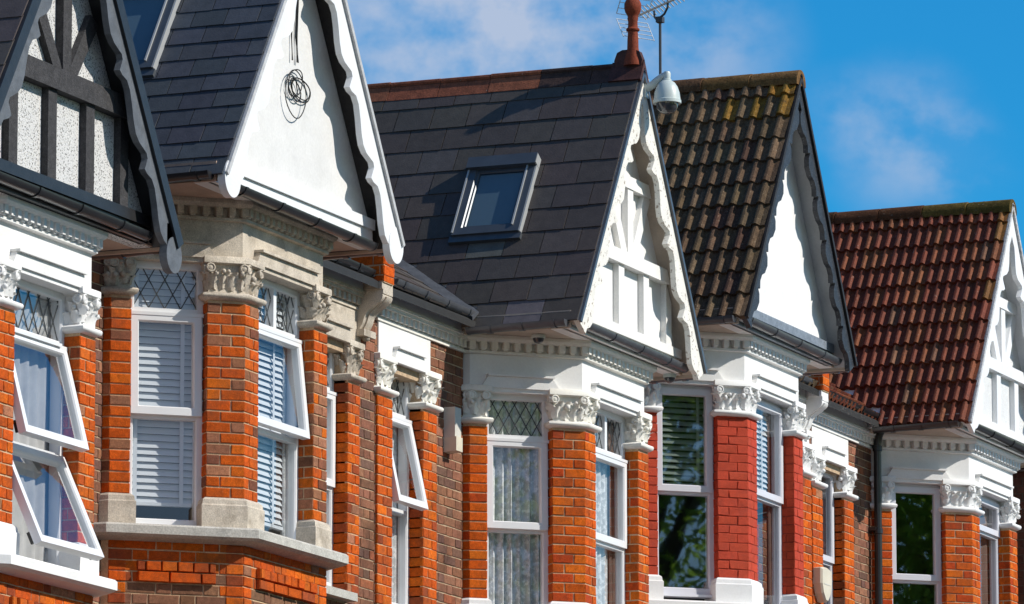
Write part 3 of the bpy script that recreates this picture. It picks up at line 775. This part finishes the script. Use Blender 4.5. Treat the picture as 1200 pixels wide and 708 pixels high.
cfgA = dict(label='leftmost house in the row, black gable timbers on pebble dash and two open white windows', narrow=-1, xl=-3.0, xr=1.81,
    pier_pal=pal_red, cap=WHITE, base=WHITE, fascia=WHITE, cornice=WHITE, sill=WHITE, sp_pal=pal_red, wall_pal=pal_stock,
    wf=dict(gm=GLASSA, nx=6, open=14.5, lowopen=24, lowsash=True, vent=True, inside=[('curtain', .01, .99, -.80, .2, CURTG, NET), ('curtain', .01, .99, -1.52, -.84, CURTG, dict(folds=6, amp=.02, seed=4))]),
    wl=dict(inside=[('curtain', .02, .98, -1.5, .2, CURT, NET)]), wn=dict(inside=[]), gut=BLACKG, soffit=BLACKP, row=.205, tile='slate', tw=.32, tpal=tp_slateA, tmat=SLATE,
    ridge='angle', rpal=lambda y: (.05, .05, .055), rmat=RIDGER, panel=PEBBLE, topbeam=False, beams=(1.455, 1.60), beam_mat=BEAMD, baseb=BLACKP, boxs=PINK,
    barge=dict(w0=.155, w1=.235, p=.70, mat=GREYP, disc=.115, vmat=BLACKP, verge=.085), za=.02, eavesb=WHITEP, gw=.12, rx=-.14)
cfgB = dict(label='house with blue grey slates, white scalloped gable and unpainted stone capitals around its bay', narrow=1, xl=-1.82, xr=3.255,
    pier_pal=pal_worn, cap=STONE, base=STONE, fascia=STONE, cornice=STONE, sill=STONEG, sp_pal=pal_apron, wall_pal=pal_stock, jamb=2.93,
    wf=dict(mull=True, open=6, inside=[('blind', .0, .88, -1.45, .2, None, dict(tilt=62)), ('curtain', .89, .99, -1.5, .2, CURT, dict(folds=3, amp=.02))]),
    wl=dict(gm=GLASSF, nx=4, open=1.5, inside=[('blind', .04, .96, -1.42, .22, None, dict(tilt=66, pitch=.048))]), wn=dict(inside=[('curtain', .02, .98, -1.5, .2, CURT, NET)]),
    gut=BLACKG, soffit=DARKT, row=.155, tile='slate', tw=.255, tpal=tp_slateB, tmat=SLATE, ridge='angle', rpal=lambda y: (.07, .06, .06), rmat=RIDGER,
    panel=PANELW, baseb=WHITEP, boxs=PINK, barge=dict(w0=.15, w1=.245, p=.70, mat=WHITEP, disc=.125, vmat=SLATE, verge=.03), ze=-.0, fg=-.06, gw=.12, rx=-.13)
cfgC = dict(label='house with dark purple slates, roof window, red ridge finial and peeling cream white gable timbers', narrow=-1, xl=-3.01, xr=1.825,
    pier_pal=pal_bright, cap=CREAMW, base=WHITE, fascia=WHITE, cornice=CREAMW, sill=WHITE, sp_pal=pal_red, wall_pal=pal_stock,
    wf=dict(mull=True, inside=[('curtain', .0, .82, -1.52, .2, CURT, dict(folds=7, amp=.025)), ('curtain', .83, .99, -1.52, .2, CURTB, dict(folds=2, amp=.02))]),
    wl=dict(gm=GLASSF, nx=5, open=1.5, inside=[('curtain', .03, .97, -1.52, .21, CURT, dict(folds=7, amp=.030, seed=3))]),
    wn=dict(nx=4, open=12, inside=[('curtain', .02, .98, -1.52, .2, CURT, NET)]),
    gut=GREYG, soffit=CREAM, row=.222, tile='slate', tw=.315, tpal=tp_slateC, tmat=SLATE, ridge='angle', rpal=lambda y: jit((.20, .065, .032) if y > -.55 else (.055, .03, .025), .15), rmat=RIDGER,
    panel=WHITE, beams=(1.365, 1.475), beam_mat=CREAML, baseb=CREAML, boxs=CREAM, barge=dict(w0=.13, w1=.235, p=.64, mat=FLAKE, vmat=GREYG, verge=.028), za=-.03, rx=-.14)
cfgD = dict(label='house with mossy brown roll tiles, black edged white gable and red painted brick piers', narrow=1, xl=-1.84, xr=3.01,
    pier_pal=pal_painted, brick_mat=PBRICK, mortar=RMORTAR, gap=.007, proud=.006, rough=.0045, cap=WHITE, base=WHITE, fascia=WHITE, cornice=WHITE, sill=WHITE, sp_pal=pal_red, wall_pal=pal_stock,
    wf=dict(notop=True, zm=-.60, inside=[('blind', .0, .84, -.58, .2, None, dict(tilt=60)), ('curtain', .86, 1., -1.5, .2, CURTB, dict(folds=3, amp=.02))]),
    wl=dict(notop=True, zm=-.655, zb=-1.51, gm=GLASSB, inside=[('blind', .0, 1., -.64, .22, DBLIND, dict(tilt=52, pitch=.052))]), wn=dict(inside=[]),
    fm=UPVCG, gut=GREYG, soffit=GREYT, row=.235, tile='roll', tw=.123, tpal=tp_moss, tmat=TILED, ridge='round', rpal=lambda y: jit((.16, .088, .035) if y < -.3 else (.10, .055, .03), .3), rmat=MOSS,
    panel=WHITE, baseb=LEADSH, boxs=CREAM, barge=dict(w0=.115, w1=.20, p=.40, mat=LACE, vmat=DARKT, verge=.03, style='small'), za=.045, rx=-.10)
cfgE = dict(label='rightmost house, red clay roll tiles, white timbered gable and black downpipe beside its bay', narrow=-1, xl=-3.01, xr=1.80,
    pier_pal=pal_bright, cap=WHITE, base=WHITE, fascia=WHITE, cornice=WHITE, sill=WHITE, sp_pal=pal_red, wall_pal=pal_stock,
    wf=dict(notop=True, zm=-.10, gm=GLASS, inside=[('curtain', .4, 1., -1.5, .2, CURTB, dict(folds=3, amp=.02))]),
    wl=dict(notop=True, zm=-.655, gm=GLASSB, inside=[]), wn=dict(notop=True, zm=-.62, inside=[]),
    fm=UPVCG, gut=BLACKG, soffit=WHITEP, row=.222, tile='roll', tw=.099, tpal=tp_red, tmat=TILER, ridge='round', rpal=lambda y: jit((.095, .042, .02) if y > -.4 else (.09, .060, .015), .3), rmat=MOSS,
    panel=PEBBLEW, beams=(1.365, 1.475), beam_mat=WHITEP, baseb=WHITE, boxs=CREAM, barge=dict(w0=.14, w1=.24, p=.62, mat=WHITEP, vmat=TILER, verge=.03), za=.01, rx=-.22)
for k, c in zip('ABCDE', (cfgA, cfgB, cfgC, cfgD, cfgE)): build_house(k, c)
CFG = dict(A=cfgA, B=cfgB, C=cfgC, D=cfgD, E=cfgE)

# ------------------------------------------------------------------ roof windows
def skylight(key, y0, y1, z0, z1):
    c = CFG[key]; gx = GX+c.get('gw', 0); za = ZA+c.get('za', 0); ze = ZE+c.get('ze', 0); k = hypot(gx, za-ze)/(za-ze)
    P = Slope((0, 0, za), (0, 1, 0), (-gx, 0, -(za-ze))); n = P.n
    # u runs from the ridge-back end to the front end of the slope as seen from the street
    T = lambda u, t, d: P(u, -t)+n*(d+.02)
    t0, t1 = -(za-z0)*k, -(za-z1)*k
    fm = mat('roof_window_frame', (.085, .095, .105), .38, (8, .1), None, None, .5, metal=.3); fl = mat('roof_window_trim', (.36, .37, .37), .4, None, None, None, .5)
    mb = MB()
    bar_rect(mb, T, y0, y1, t0, t1, .070, -.03, .050, 0)
    tbox(mb, T, y0+.055, y0+.068, t0+.06, t1-.09, .050, .062, 1); tbox(mb, T, y0-.012, y0, t0, t1-.02, -.02, .046, 1)
    tbox(mb, T, y0-.01, y1+.01, t1-.10, t1+.01, -.02, .085, 0); tbox(mb, T, y0-.014, y0-.008, t1-.09, t1, .0, .08, 1)
    tbox(mb, T, y1-.012, y1+.002, t0+.02, t1-.1, .050, .058, 1)
    tbox(mb, T, y0-.02, y1+.02, t0-.06, t0, -.015, .030, 0)
    w = mb.build('roof_window', [fm, fl], HOUSES[key]); w.location.x = c.get('rx', 0)
    mb = MB(); bar_rect(mb, T, y0+.07, y1-.07, t0+.07, t1-.10, .022, .0, .036); mb.build('sash', fm, w)
    mb = MB(); mb.face([T(y0+.085, t0+.085, .026), T(y1-.085, t0+.085, .026), T(y1-.085, t1-.115, .026), T(y0+.085, t1-.115, .026)]); mb.build('pane', GLASSD, w)
    mb = MB(); mb.face([T(y0+.05, t0+.05, .012), T(y1-.05, t0+.05, .012), T(y1-.05, t1-.05, .012), T(y0+.05, t1-.05, .012)]); mb.build('blind', mat('blackout_blind', (.33, .39, .41), .8, None, None, None, .1), w)
skylight('C', -.375, .195, 1.50, 2.165)
skylight('B', -.255, .30, 1.56, 2.29)

# ------------------------------------------------------------------ finial on the third ridge
mb = MB(); zc = ZA-.03
for sg in (-1, 1):
    dn = Vector((GX*sg, 0, -(ZA-ZE))).normalized(); nn = Vector(((ZA-ZE)*sg, 0, GX)).normalized(); t = Vector((0, 0, zc+.075))
    a = [t, t+dn*.20, t+dn*.20-nn*.03, t-Vector((0, 0, .06))]
    mb.hexa([(p.x, -1.075, p.z) for p in a], [(p.x, -.80, p.z) for p in a])
oc = [(-.11, 0), (-.12, .06), (-.095, .125), (-.05, .145), (.05, .145), (.095, .125), (.12, .06), (.11, 0)]
yc = -.945
mb.hexa([(-.03, yc+a, zc+.02+z) for a, z in oc], [(.03, yc+a, zc+.02+z) for a, z in oc])
fx = cfgC.get('rx', 0)
bs = mb.build('ridge_saddle', mat('dark_saddle', (.060, .022, .018), .7, (14, .3), (60, .2), (60, .3), .3), HOUSES['C']); bs.location.x = fx
mb = MB(); mb.lathe([(.075, 0), (.072, .03), (.055, .09), (.046, .14), (.044, .22), (.040, .275), (.041, .28), (.052, .285), (.055, .295), (.050, .305), (.040, .312), (.038, .36), (.044, .385), (.041, .40), (.046, .415), (.060, .435), (.069, .47), (.068, .505), (.055, .535), (.032, .555), (.001, .562)], (0, yc-.03, zc+.035), 24)
mb.build('finial', TERRA, HOUSES['C'], 40).location.x = fx

# ------------------------------------------------------------------ party wall corbels and kneelers
def corbel(key, x0, x1, m, brick, d=.215):
    H = HOUSES[key]; mb = MB(); fr = Fr((x0, 0), (x1, 0)); n = 14; prof = []
    for i in range(n+1):                       # S shaped bracket, side outline (d, z)
        t = i/n; prof.append((.03+(d-.03)*(.5-.5*cos(pi*min(1, t*1.05)))*(.75+.25*t)+.018*sin(t*9), .40+.265*t))
    poly = [(-.02, .40)]+prof+[(d+.015, .665), (d+.015, .70), (-.02, .70)]
    mb.hexa([fr(0, z, dd) for dd, z in poly], [fr(fr.L, z, dd) for dd, z in poly])
    mb.hexa([fr(fr.L*.25, z-.0, dd+.014) for dd, z in prof[1:-1]]+[fr(fr.L*.25, z, dd-.02) for dd, z in prof[1:-1]][::-1], [fr(fr.L*.75, z-.0, dd+.014) for dd, z in prof[1:-1]]+[fr(fr.L*.75, z, dd-.02) for dd, z in prof[1:-1]][::-1])
    fbox(mb, fr, -.02, fr.L+.02, .355, .405, -.02, .085); blob(mb, fr(fr.L/2, .35, .05), .04, (1, .8, .7)); fbox(mb, fr, -.01, fr.L+.01, .70, .75, -.02, d+.01)
    co = mb.build('corbel', m, H, 40)
    mb = MB(); fbox(mb, fr, .0, fr.L, .75, 1.10, -.45, d+.02, mi=1)
    # sloping parapet behind the kneeler
    q = [fr(0, .80, -.4), fr(0, 1.10, -.40), fr(0, main_z(3.)+.14, -3.), fr(0, main_z(3.)-.1, -3.)]; o = Vector((fr.L, 0, 0)); mb.hexa(q, [p+o for p in q], mi=1)
    for f2 in (Fr((x0, .3), (x0, -d-.02)), Fr((x0, -d-.02), (x1, -d-.02))): bricks(mb, f2, 0, f2.L, .755, 1.10, pal_red, bond='english' if f2.L > .3 else 'solid', rough=.004)
    mb.build('kneeler', [brick, MORTAR], H)
corbel('B', 2.90, 3.08, STONE, BRICK)
corbel('D', 2.74, 2.90, WHITE, BRICK)

# ------------------------------------------------------------------ downpipe beside the last bay
mb = MB(); x = -1.36
mb.tube([(x, -.135, .80), (x, -.135, .74), (x, -.10, .66), (x, -.085, .58), (x, -.085, -6.6)], .036, 12)
for z in (.52, -.25, -1.1): mb.lathe([(.036, 0), (.044, .004), (.044, .05), (.036, .054)], (x, -.085, z), 14)
for z in (-.22, -1.07): mb.box(x-.06, x+.06, -.08, .0, z, z+.03)
mb.box(x-.06, x+.06, -.20, -.07, .76, .86)
mb.build('downpipe', BLACKG, HOUSES['E'], 40)

# ------------------------------------------------------------------ brick flank of the next house
N = thing('brick_house', (13.4, 0, Z0+HOUSE_DZ['E']), 'plain brick side wall of the next house at the right edge, shade in its colour', 'house')
mb = MB(); mb.box(-1.95, 3.2, -.95, 6, -7, .72, mi=1)
f2 = Fr((-1.95, .0), (-1.95, -.95)); bricks(mb, f2, 0, f2.L, -2.3, .72, pal_shaded); f2 = Fr((-1.95, -.95), (-.6, -.95)); bricks(mb, f2, 0, f2.L, -2.3, .72, pal_shaded)
mb.build('wall', [BRICK, mat('shaded_mortar', (.12, .09, .07), .95)], N)  # mortar darkened as well, to stand in for shade on this flank
mb = MB(); mb.box(-2.0, 3.25, -1.0, 6.05, .72, .79); mb.build('coping', mat('coping_stone', (.16, .13, .11), .9), N)

# ------------------------------------------------------------------ small things fixed to the houses
def at(key, x, y, z): return Vector((HOUSE_X[key]+x, y, Z0+HOUSE_DZ[key]+z))
# domed street camera on a swan neck arm
o = at('C', -.07, -1.06, 2.83); T = thing('dome_camera', o, 'pale grey dome security camera on a curved arm below the red finial', 'security camera')
mb = MB(); mb.box(-.035, .035, -.012, .02, -.10, .06); mb.tube([(0, .0, -.02), (0, -.05, .0), (0, -.09, .035), (0, -.135, .065), (0, -.175, .078)], [.036, .032, .028, .026, .026], 12)
mb.lathe([(.001, .105), (.024, .10), (.030, .085), (.028, .04), (.036, .035), (.036, .02)], (0, -.178, .0), 16)
mb.build('arm', CCTVM, T, 40)
mb = MB(); mb.lathe([(.001, .03), (.035, .028), (.062, .010), (.085, -.025), (.100, -.07), (.106, -.115), (.108, -.13), (.113, -.134), (.113, -.158), (.100, -.160), (.09, -.157)], (0, -.178, 0), 28); mb.build('housing', CCTVM, T, 40)
mb = MB(); mb.lathe([(.088, -.155), (.087, -.175), (.078, -.205), (.058, -.228), (.03, -.241), (.001, -.245)], (0, -.178, 0), 24); mb.build('lens_dome', DOMEM, T, 40)
def mini_dome(loc, label):
    T = thing('mini_dome_camera', loc, label, 'security camera', 'small dome cameras under the eaves')
    mb = MB(); mb.lathe([(.001, .0), (.052, .0), (.056, -.012), (.052, -.028), (.03, -.03)], (0, 0, 0), 20); mb.build('base', CCTVM, T, 40)
    mb = MB(); mb.lathe([(.046, -.024), (.044, -.04), (.034, -.058), (.018, -.068), (.001, -.071)], (0, 0, 0), 18); mb.build('lens_dome', DOMEM, T, 40)
mini_dome(at('C', -1.12, -.56, .69), 'small black dome camera under the cream eaves left of the dark slate gable')
mini_dome(at('C', 1.10, -.80, .69), 'small black dome camera under the front gutter end, above the green blind')
# aerial
o = Vector((3.72, .27, Z0+HOUSE_DZ['D']+ZA+.08)); T = thing('tv_aerial', o, 'television aerial with many rods on a thin mast, behind the red finial', 'aerial')
mb = MB(); mb.tube([(0, 0, -.25), (0, 0, .60)], .013, 8); mb.box(-.03, .03, -.03, .03, .555, .605)
mb.build('mast', METALD, T, 40)
bd = Vector((-.68, -.73, .0)).normalized(); c0 = Vector((0, 0, .60))
mb = MB(); mb.tube([c0-bd*.115+Vector((0, 0, .085)), c0-bd*.112+Vector((0, 0, .03)), c0-bd*.075, c0, c0+bd*.085+Vector((0, 0, .015)), c0+bd*.15+Vector((0, 0, .06)), c0+bd*.16+Vector((0, 0, .14))], .010, 8); mb.build('cradle', METALD, T, 40)
b0 = c0-bd*.60+Vector((0, 0, .105)); b1 = c0+bd*.80+Vector((0, 0, .105)); L = (b1-b0).length
mb = MB(); mb.tube([b0, b1], .011, 8); mb.build('boom', METAL, T, 40)
ed = Vector((.90, 0., -.16)).normalized()
for i in range(17):
    p = b0+(b1-b0)*(.16+.05*i); mb = MB(); l = .125-.002*i; mb.tube([p-ed*l, p+ed*l], .0055, 6); mb.build('rod', METAL, T)
for s in (1, -1):
    mb = MB(); a0 = b0+bd*.02; up = (Vector((0, 0, 1))*s+bd*.75).normalized(); wd = Vector((.73, -.68, -.05)).normalized()
    for i in range(5):
        p = a0+up*(.03+.055*i); mb.tube([p-wd*.15, p+wd*.15], .0035, 6)
    for q in (-.15, .15): mb.tube([a0+up*.03+wd*q, a0+up*.26+wd*q], .0045, 6)
    mb.tube([a0, a0+up*.26], .005, 6); mb.build('reflector', METAL, T)
# coil of cable hanging on the white gable
o = at('B', -.12, -.865, 1.41); T = thing('cable_coil', o, 'tangled coil of black cable hanging on the white gable panel', 'cable')
rr = random.Random(5); mb = MB()
for s, (a, b) in enumerate(((-.03, -.06), (.02, .015), (.045, .03))):
    mb.tube([(a, -.012-.006*s, 1.25), (a+.01, -.014, .9), (b, -.014, .55), (b+rr.uniform(-.02, .02), -.02, .37)], .0055, 6)
for k in range(6):
    cx, cz = rr.uniform(-.08, .12), rr.uniform(.10, .24); a, b = rr.uniform(.03, .20), rr.uniform(.08, .22); th = rr.uniform(-.9, .9); pts = []
    for i in range(25):
        t = 2*pi*i/24; u, w = a*cos(t), b*sin(t); pts.append((cx+u*cos(th)-w*sin(th), -.016-.004*k-.004*sin(3*t), cz+u*sin(th)+w*cos(th)))
    mb.tube([(x*.85, y, z*.85+.02) for x, y, z in pts], .0042, 6)
ob = mb.build('coil', CABLE, T, 60)
# alarm boxes
o = at('C', -1.635, -.001, -.13); T = thing('alarm_box', o, 'narrow cream box on brown brick between the open narrow window and the white bay', 'alarm box')
mb = MB(); mb.hexa([(-.06, 0, -.12), (.06, 0, -.12), (.06, -.10, -.10), (-.06, -.10, -.10)], [(-.06, 0, .20), (.06, 0, .20), (.06, -.10, .20), (-.06, -.10, .20)]); mb.build('case', BOXG, T)
mb = MB(); mb.hexa([(-.062, .0, -.15), (.062, .0, -.15), (.062, -.112, -.14), (-.062, -.112, -.14)], [(-.062, 0, -.04), (.062, 0, -.04), (.062, -.112, -.03), (-.062, -.112, -.03)]); mb.build('lid', BOXM, T)
o = at('E', -2.86, -.022, -.89); T = thing('bell_box', o, 'cream shield shaped alarm box on orange brick, right of the red piers', 'alarm box')
mb = MB(); sh = [(-.13, .14), (-.05, .155), (.05, .155), (.13, .14), (.135, .0), (.10, -.09), (.03, -.16), (-.03, -.16), (-.10, -.09), (-.135, .0)]
mb.loft([[(x, 0, z) for x, z in sh], [(x, -.07, z) for x, z in sh], [(x*.9, -.09, z*.9) for x, z in sh]]); mb.build('case', BOXM, T)
mb = MB(); fb = [(-.09, .005), (.09, .005), (.09, -.005), (-.09, -.005)]; mb.hexa([(x, -.088, z) for x, z in fb], [(x, -.093, z) for x, z in fb]); mb.build('seam', BOXG, T)
# weed in the valley and wire hook
o = at('C', -1.19, .06, .985); T = thing('weed', o, 'tiny green weed growing from the slate valley beside the dark roof', 'plant')
mb = MB(); rr = random.Random(3)
for k in range(26):
    a = rr.uniform(0, 2*pi); l = rr.uniform(.05, .17); b = Vector((cos(a)*.5, sin(a)*.5, 1)).normalized(); s = Vector((-sin(a), cos(a), 0))*.012; p = Vector((cos(a), sin(a), 0))*.02
    mb.face([p-s*.4, p+b*l*.6-s, p+b*l, p+b*l*.6+s])
mb.build('leaves', mat('weed_green', (.06, .10, .02), .7), T)
o = at('E', -1.22, -.30, .87); mb = MB(); mb.tube([(0, .05, -.02), (0, .0, .0), (0, -.06, .04), (0, -.07, .09), (0, -.02, .115), (0, .03, .10)], .010, 8)
ob = mb.build('wire_hook', WHITEP, None, 60); ob.location = o; ob['label'] = 'small curl of white cable lying at the bottom edge of the red tiled roof'; ob['category'] = 'cable'

# ------------------------------------------------------------------ street below (out of frame) and the trees mirrored in the glass
def ground_z(x): return .08*(x+43.6)
def sheet(name, x0, x1, y0, y1, dz, m):
    mb = MB(); mb.face([(x0, y0, ground_z(x0)+dz), (x1, y0, ground_z(x1)+dz), (x1, y1, ground_z(x1)+dz), (x0, y1, ground_z(x0)+dz)])
    ob = mb.build(name, m); ob['kind'] = 'structure'; return ob
sheet('ground', -600, 90, -500, 500, -.13, mat('earth', (.10, .10, .06), .95)); sheet('road', -200, 88, -17, -7, -.12, mat('asphalt', (.05, .05, .052), .9))
sheet('pavement', -200, 88, -7, 1, .0, mat('paving', (.16, .155, .15), .9)); sheet('far_pavement', -200, 88, -20, -17, .0, mat('paving', (.16, .155, .15), .9))
LEAFM = bpy.data.materials.new('leaf'); LEAFM.use_nodes = True; nt = LEAFM.node_tree; b = nt.nodes['Principled BSDF']
at_ = nt.nodes.new('ShaderNodeAttribute'); at_.attribute_name = 'Col'; tr = nt.nodes.new('ShaderNodeBsdfTranslucent'); mx = nt.nodes.new('ShaderNodeMixShader'); mx.inputs[0].default_value = .6
nt.links.new(at_.outputs['Color'], b.inputs['Base Color']); nt.links.new(at_.outputs['Color'], tr.inputs[0]); b.inputs['Roughness'].default_value = .6
nt.links.new(b.outputs[0], mx.inputs[1]); nt.links.new(tr.outputs[0], mx.inputs[2]); nt.links.new(mx.outputs[0], nt.nodes['Material Output'].inputs[0])
def street_tree(x, y, h, r, label, seed):
    rr = random.Random(seed); z = ground_z(x); T = thing('street_tree', (x, y, z), label, 'tree', 'trees across the street')
    mb = MB(); mb.tube([(0, 0, -.2), (.05, 0, h*.3), (.0, .1, h*.6), (0, 0, h*.9)], [.28, .22, .14, .04], 10)
    cl = []
    for k in range(56):
        a = rr.uniform(0, 2*pi); zz = rr.uniform(.08, .97)*h; q = r*rr.uniform(.2, .95)*(1-.55*abs(zz/h-.55)); cl.append(Vector((q*cos(a), q*sin(a), zz)))
        if k % 3 == 0: mb.tube([(0, 0, zz*.65), (q*.5*cos(a), q*.5*sin(a), zz*.88), cl[-1]], [.08, .05, .02], 6)
    mb.build('trunk', mat('bark', (.06, .045, .035), .9), T, 60)
    mb = MB()
    for c in cl:
        for k in range(900):
            d = Vector((rr.gauss(0, 1), rr.gauss(0, 1), rr.gauss(0, .7)))*(r*.2); p = c+d
            u = Vector((rr.uniform(-1, 1), rr.uniform(-1, 1), rr.uniform(-1, 1))).normalized(); v = u.orthogonal().normalized(); q2 = rr.uniform(.05, .11)
            g = rr.uniform(.6, 1.5); mb.face([p-u*q2, p+v*q2*.55, p+u*q2, p-v*q2*.55], (.24*g, .40*g, .045*g))
    mb.build('crown', LEAFM, T)
street_tree(-.5, -21.5, 16.5, 4.8, 'tallest leafy tree across the street, seen only mirrored in the last bay', 1)
street_tree(-9., -21.5, 15.0, 4.2, 'shorter leafy tree across the street, seen only mirrored in the middle windows', 2)
street_tree(-16.5, -23, 12.0, 3.0, 'slim leafy tree across the street, faintly mirrored behind the net curtains', 3)

# ------------------------------------------------------------------ camera, sun, sky
cam = bpy.data.cameras.new('camera'); co = bpy.data.objects.new('camera', cam); COL.objects.link(co); scn.camera = co
co.location = (-43.573, -17.935, Z0-6.931)
yaw, pit = radians(67.495), radians(9.743)
co.rotation_euler = (pi/2+pit, 0, -yaw)
cam.sensor_width = 36; cam.lens = 7006.9/1200*36; cam.clip_start = .5; cam.clip_end = 3000
S = Vector((.15, -.775, .613)).normalized()
sl = bpy.data.lights.new('sun', 'SUN'); so = bpy.data.objects.new('sun', sl); COL.objects.link(so)
so.rotation_euler = S.to_track_quat('Z', 'Y').to_euler(); sl.energy = 4.1; sl.angle = radians(.53); sl.color = (1., .95, .87)
w = bpy.data.worlds.new('World'); scn.world = w; w.use_nodes = True; nt = w.node_tree; N = nt.nodes; Lk = nt.links
bg = N['Background']; sky = N.new('ShaderNodeTexSky'); sky.sky_type = 'NISHITA'; sky.sun_disc = False
sky.sun_elevation = math.asin(S.z); sky.sun_rotation = atan2(S.x, S.y); sky.air_density = 1.0; sky.dust_density = .0; sky.ozone_density = 3.0
# soft broken cloud laid over the clear sky, by direction
fwd = Vector((sin(yaw)*cos(pit), cos(yaw)*cos(pit), sin(pit))); rgt = fwd.cross(Vector((0, 0, 1))).normalized(); upv = rgt.cross(fwd)
tc = N.new('ShaderNodeTexCoord'); G_ = tc.outputs['Generated']
hs = N.new('ShaderNodeHueSaturation'); hs.inputs['Saturation'].default_value = 1.72; hs.inputs['Value'].default_value = 1.42; Lk.new(sky.outputs[0], hs.inputs['Color'])
def noise(sc, det, rough):
    mp = N.new('ShaderNodeMapping'); mp.inputs['Scale'].default_value = sc; Lk.new(G_, mp.inputs[0])
    n_ = N.new('ShaderNodeTexNoise'); n_.inputs['Scale'].default_value = 1.; n_.inputs['Detail'].default_value = det; n_.inputs['Roughness'].default_value = rough
    Lk.new(mp.outputs[0], n_.inputs['Vector']); return n_.outputs['Fac']
def mth(op, a, b):
    m_ = N.new('ShaderNodeMath'); m_.operation = op
    for k, v in enumerate((a, b)):
        if isinstance(v, (int, float)): m_.inputs[k].default_value = v
        else: Lk.new(v, m_.inputs[k])
    return m_.outputs[0]
def smooth(v, lo, hi, a, b):
    r_ = N.new('ShaderNodeMapRange'); r_.interpolation_type = 'SMOOTHSTEP'
    for k, x in enumerate((lo, hi, a, b)): r_.inputs[k+1].default_value = x
    Lk.new(v, r_.inputs[0]); return r_.outputs[0]
tot = smooth(noise((5, 5, 9), 6, .5), .60, .85, 0, .35)
nf = noise((48, 48, 60), 5, .55)
for (u, v, ru, amt) in ((470, 20, 330, .60), (650, 30, 220, .40), (850, 55, 120, .32), (1060, 165, 125, .46), (1130, 190, 80, .22), (985, 130, 70, .2), (760, 60, 150, .22)):
    c_ = (fwd+rgt*((u-600)/7006.9)+upv*((354-v)/7006.9)).normalized()
    d_ = N.new('ShaderNodeVectorMath'); d_.operation = 'DISTANCE'; Lk.new(G_, d_.inputs[0]); d_.inputs[1].default_value = c_
    blob_ = smooth(d_.outputs['Value'], 0., ru/7006.9, amt, 0.)
    tot = mth('ADD', tot, mth('MULTIPLY', blob_, smooth(nf, .34, .66, .12, 1.35)))
# unseen cloud bank behind the camera, added to brighten the blinds and the shade
d_ = N.new('ShaderNodeVectorMath'); d_.operation = 'DISTANCE'; Lk.new(G_, d_.inputs[0]); d_.inputs[1].default_value = Vector((-.70, -.62, .34)).normalized()
tot = mth('ADD', tot, mth('MULTIPLY', smooth(d_.outputs['Value'], .25, .95, .75, 0.), smooth(noise((4, 4, 7), 6, .55), .3, .6, .5, 1.)))
tot = mth('MINIMUM', tot, .85)
mx = N.new('ShaderNodeMix'); mx.data_type = 'RGBA'; Lk.new(tot, mx.inputs[0]); hx = N.new('ShaderNodeMix'); hx.data_type = 'RGBA'; hx.inputs[0].default_value = .88; Lk.new(sky.outputs[0], hx.inputs[6]); Lk.new(hs.outputs[0], hx.inputs[7]); Lk.new(hx.outputs[2], mx.inputs[6]); mx.inputs[7].default_value = (5.2, 5.9, 7.4, 1)
Lk.new(mx.outputs[2], bg.inputs[0]); bg.inputs[1].default_value = .085
vs = scn.view_settings; vs.view_transform = 'Standard'; vs.look = 'None'; vs.exposure = .2; vs.gamma = 1.; vs.use_curve_mapping = False
scn.cycles.max_bounces = 8; scn.cycles.transparent_max_bounces = 12
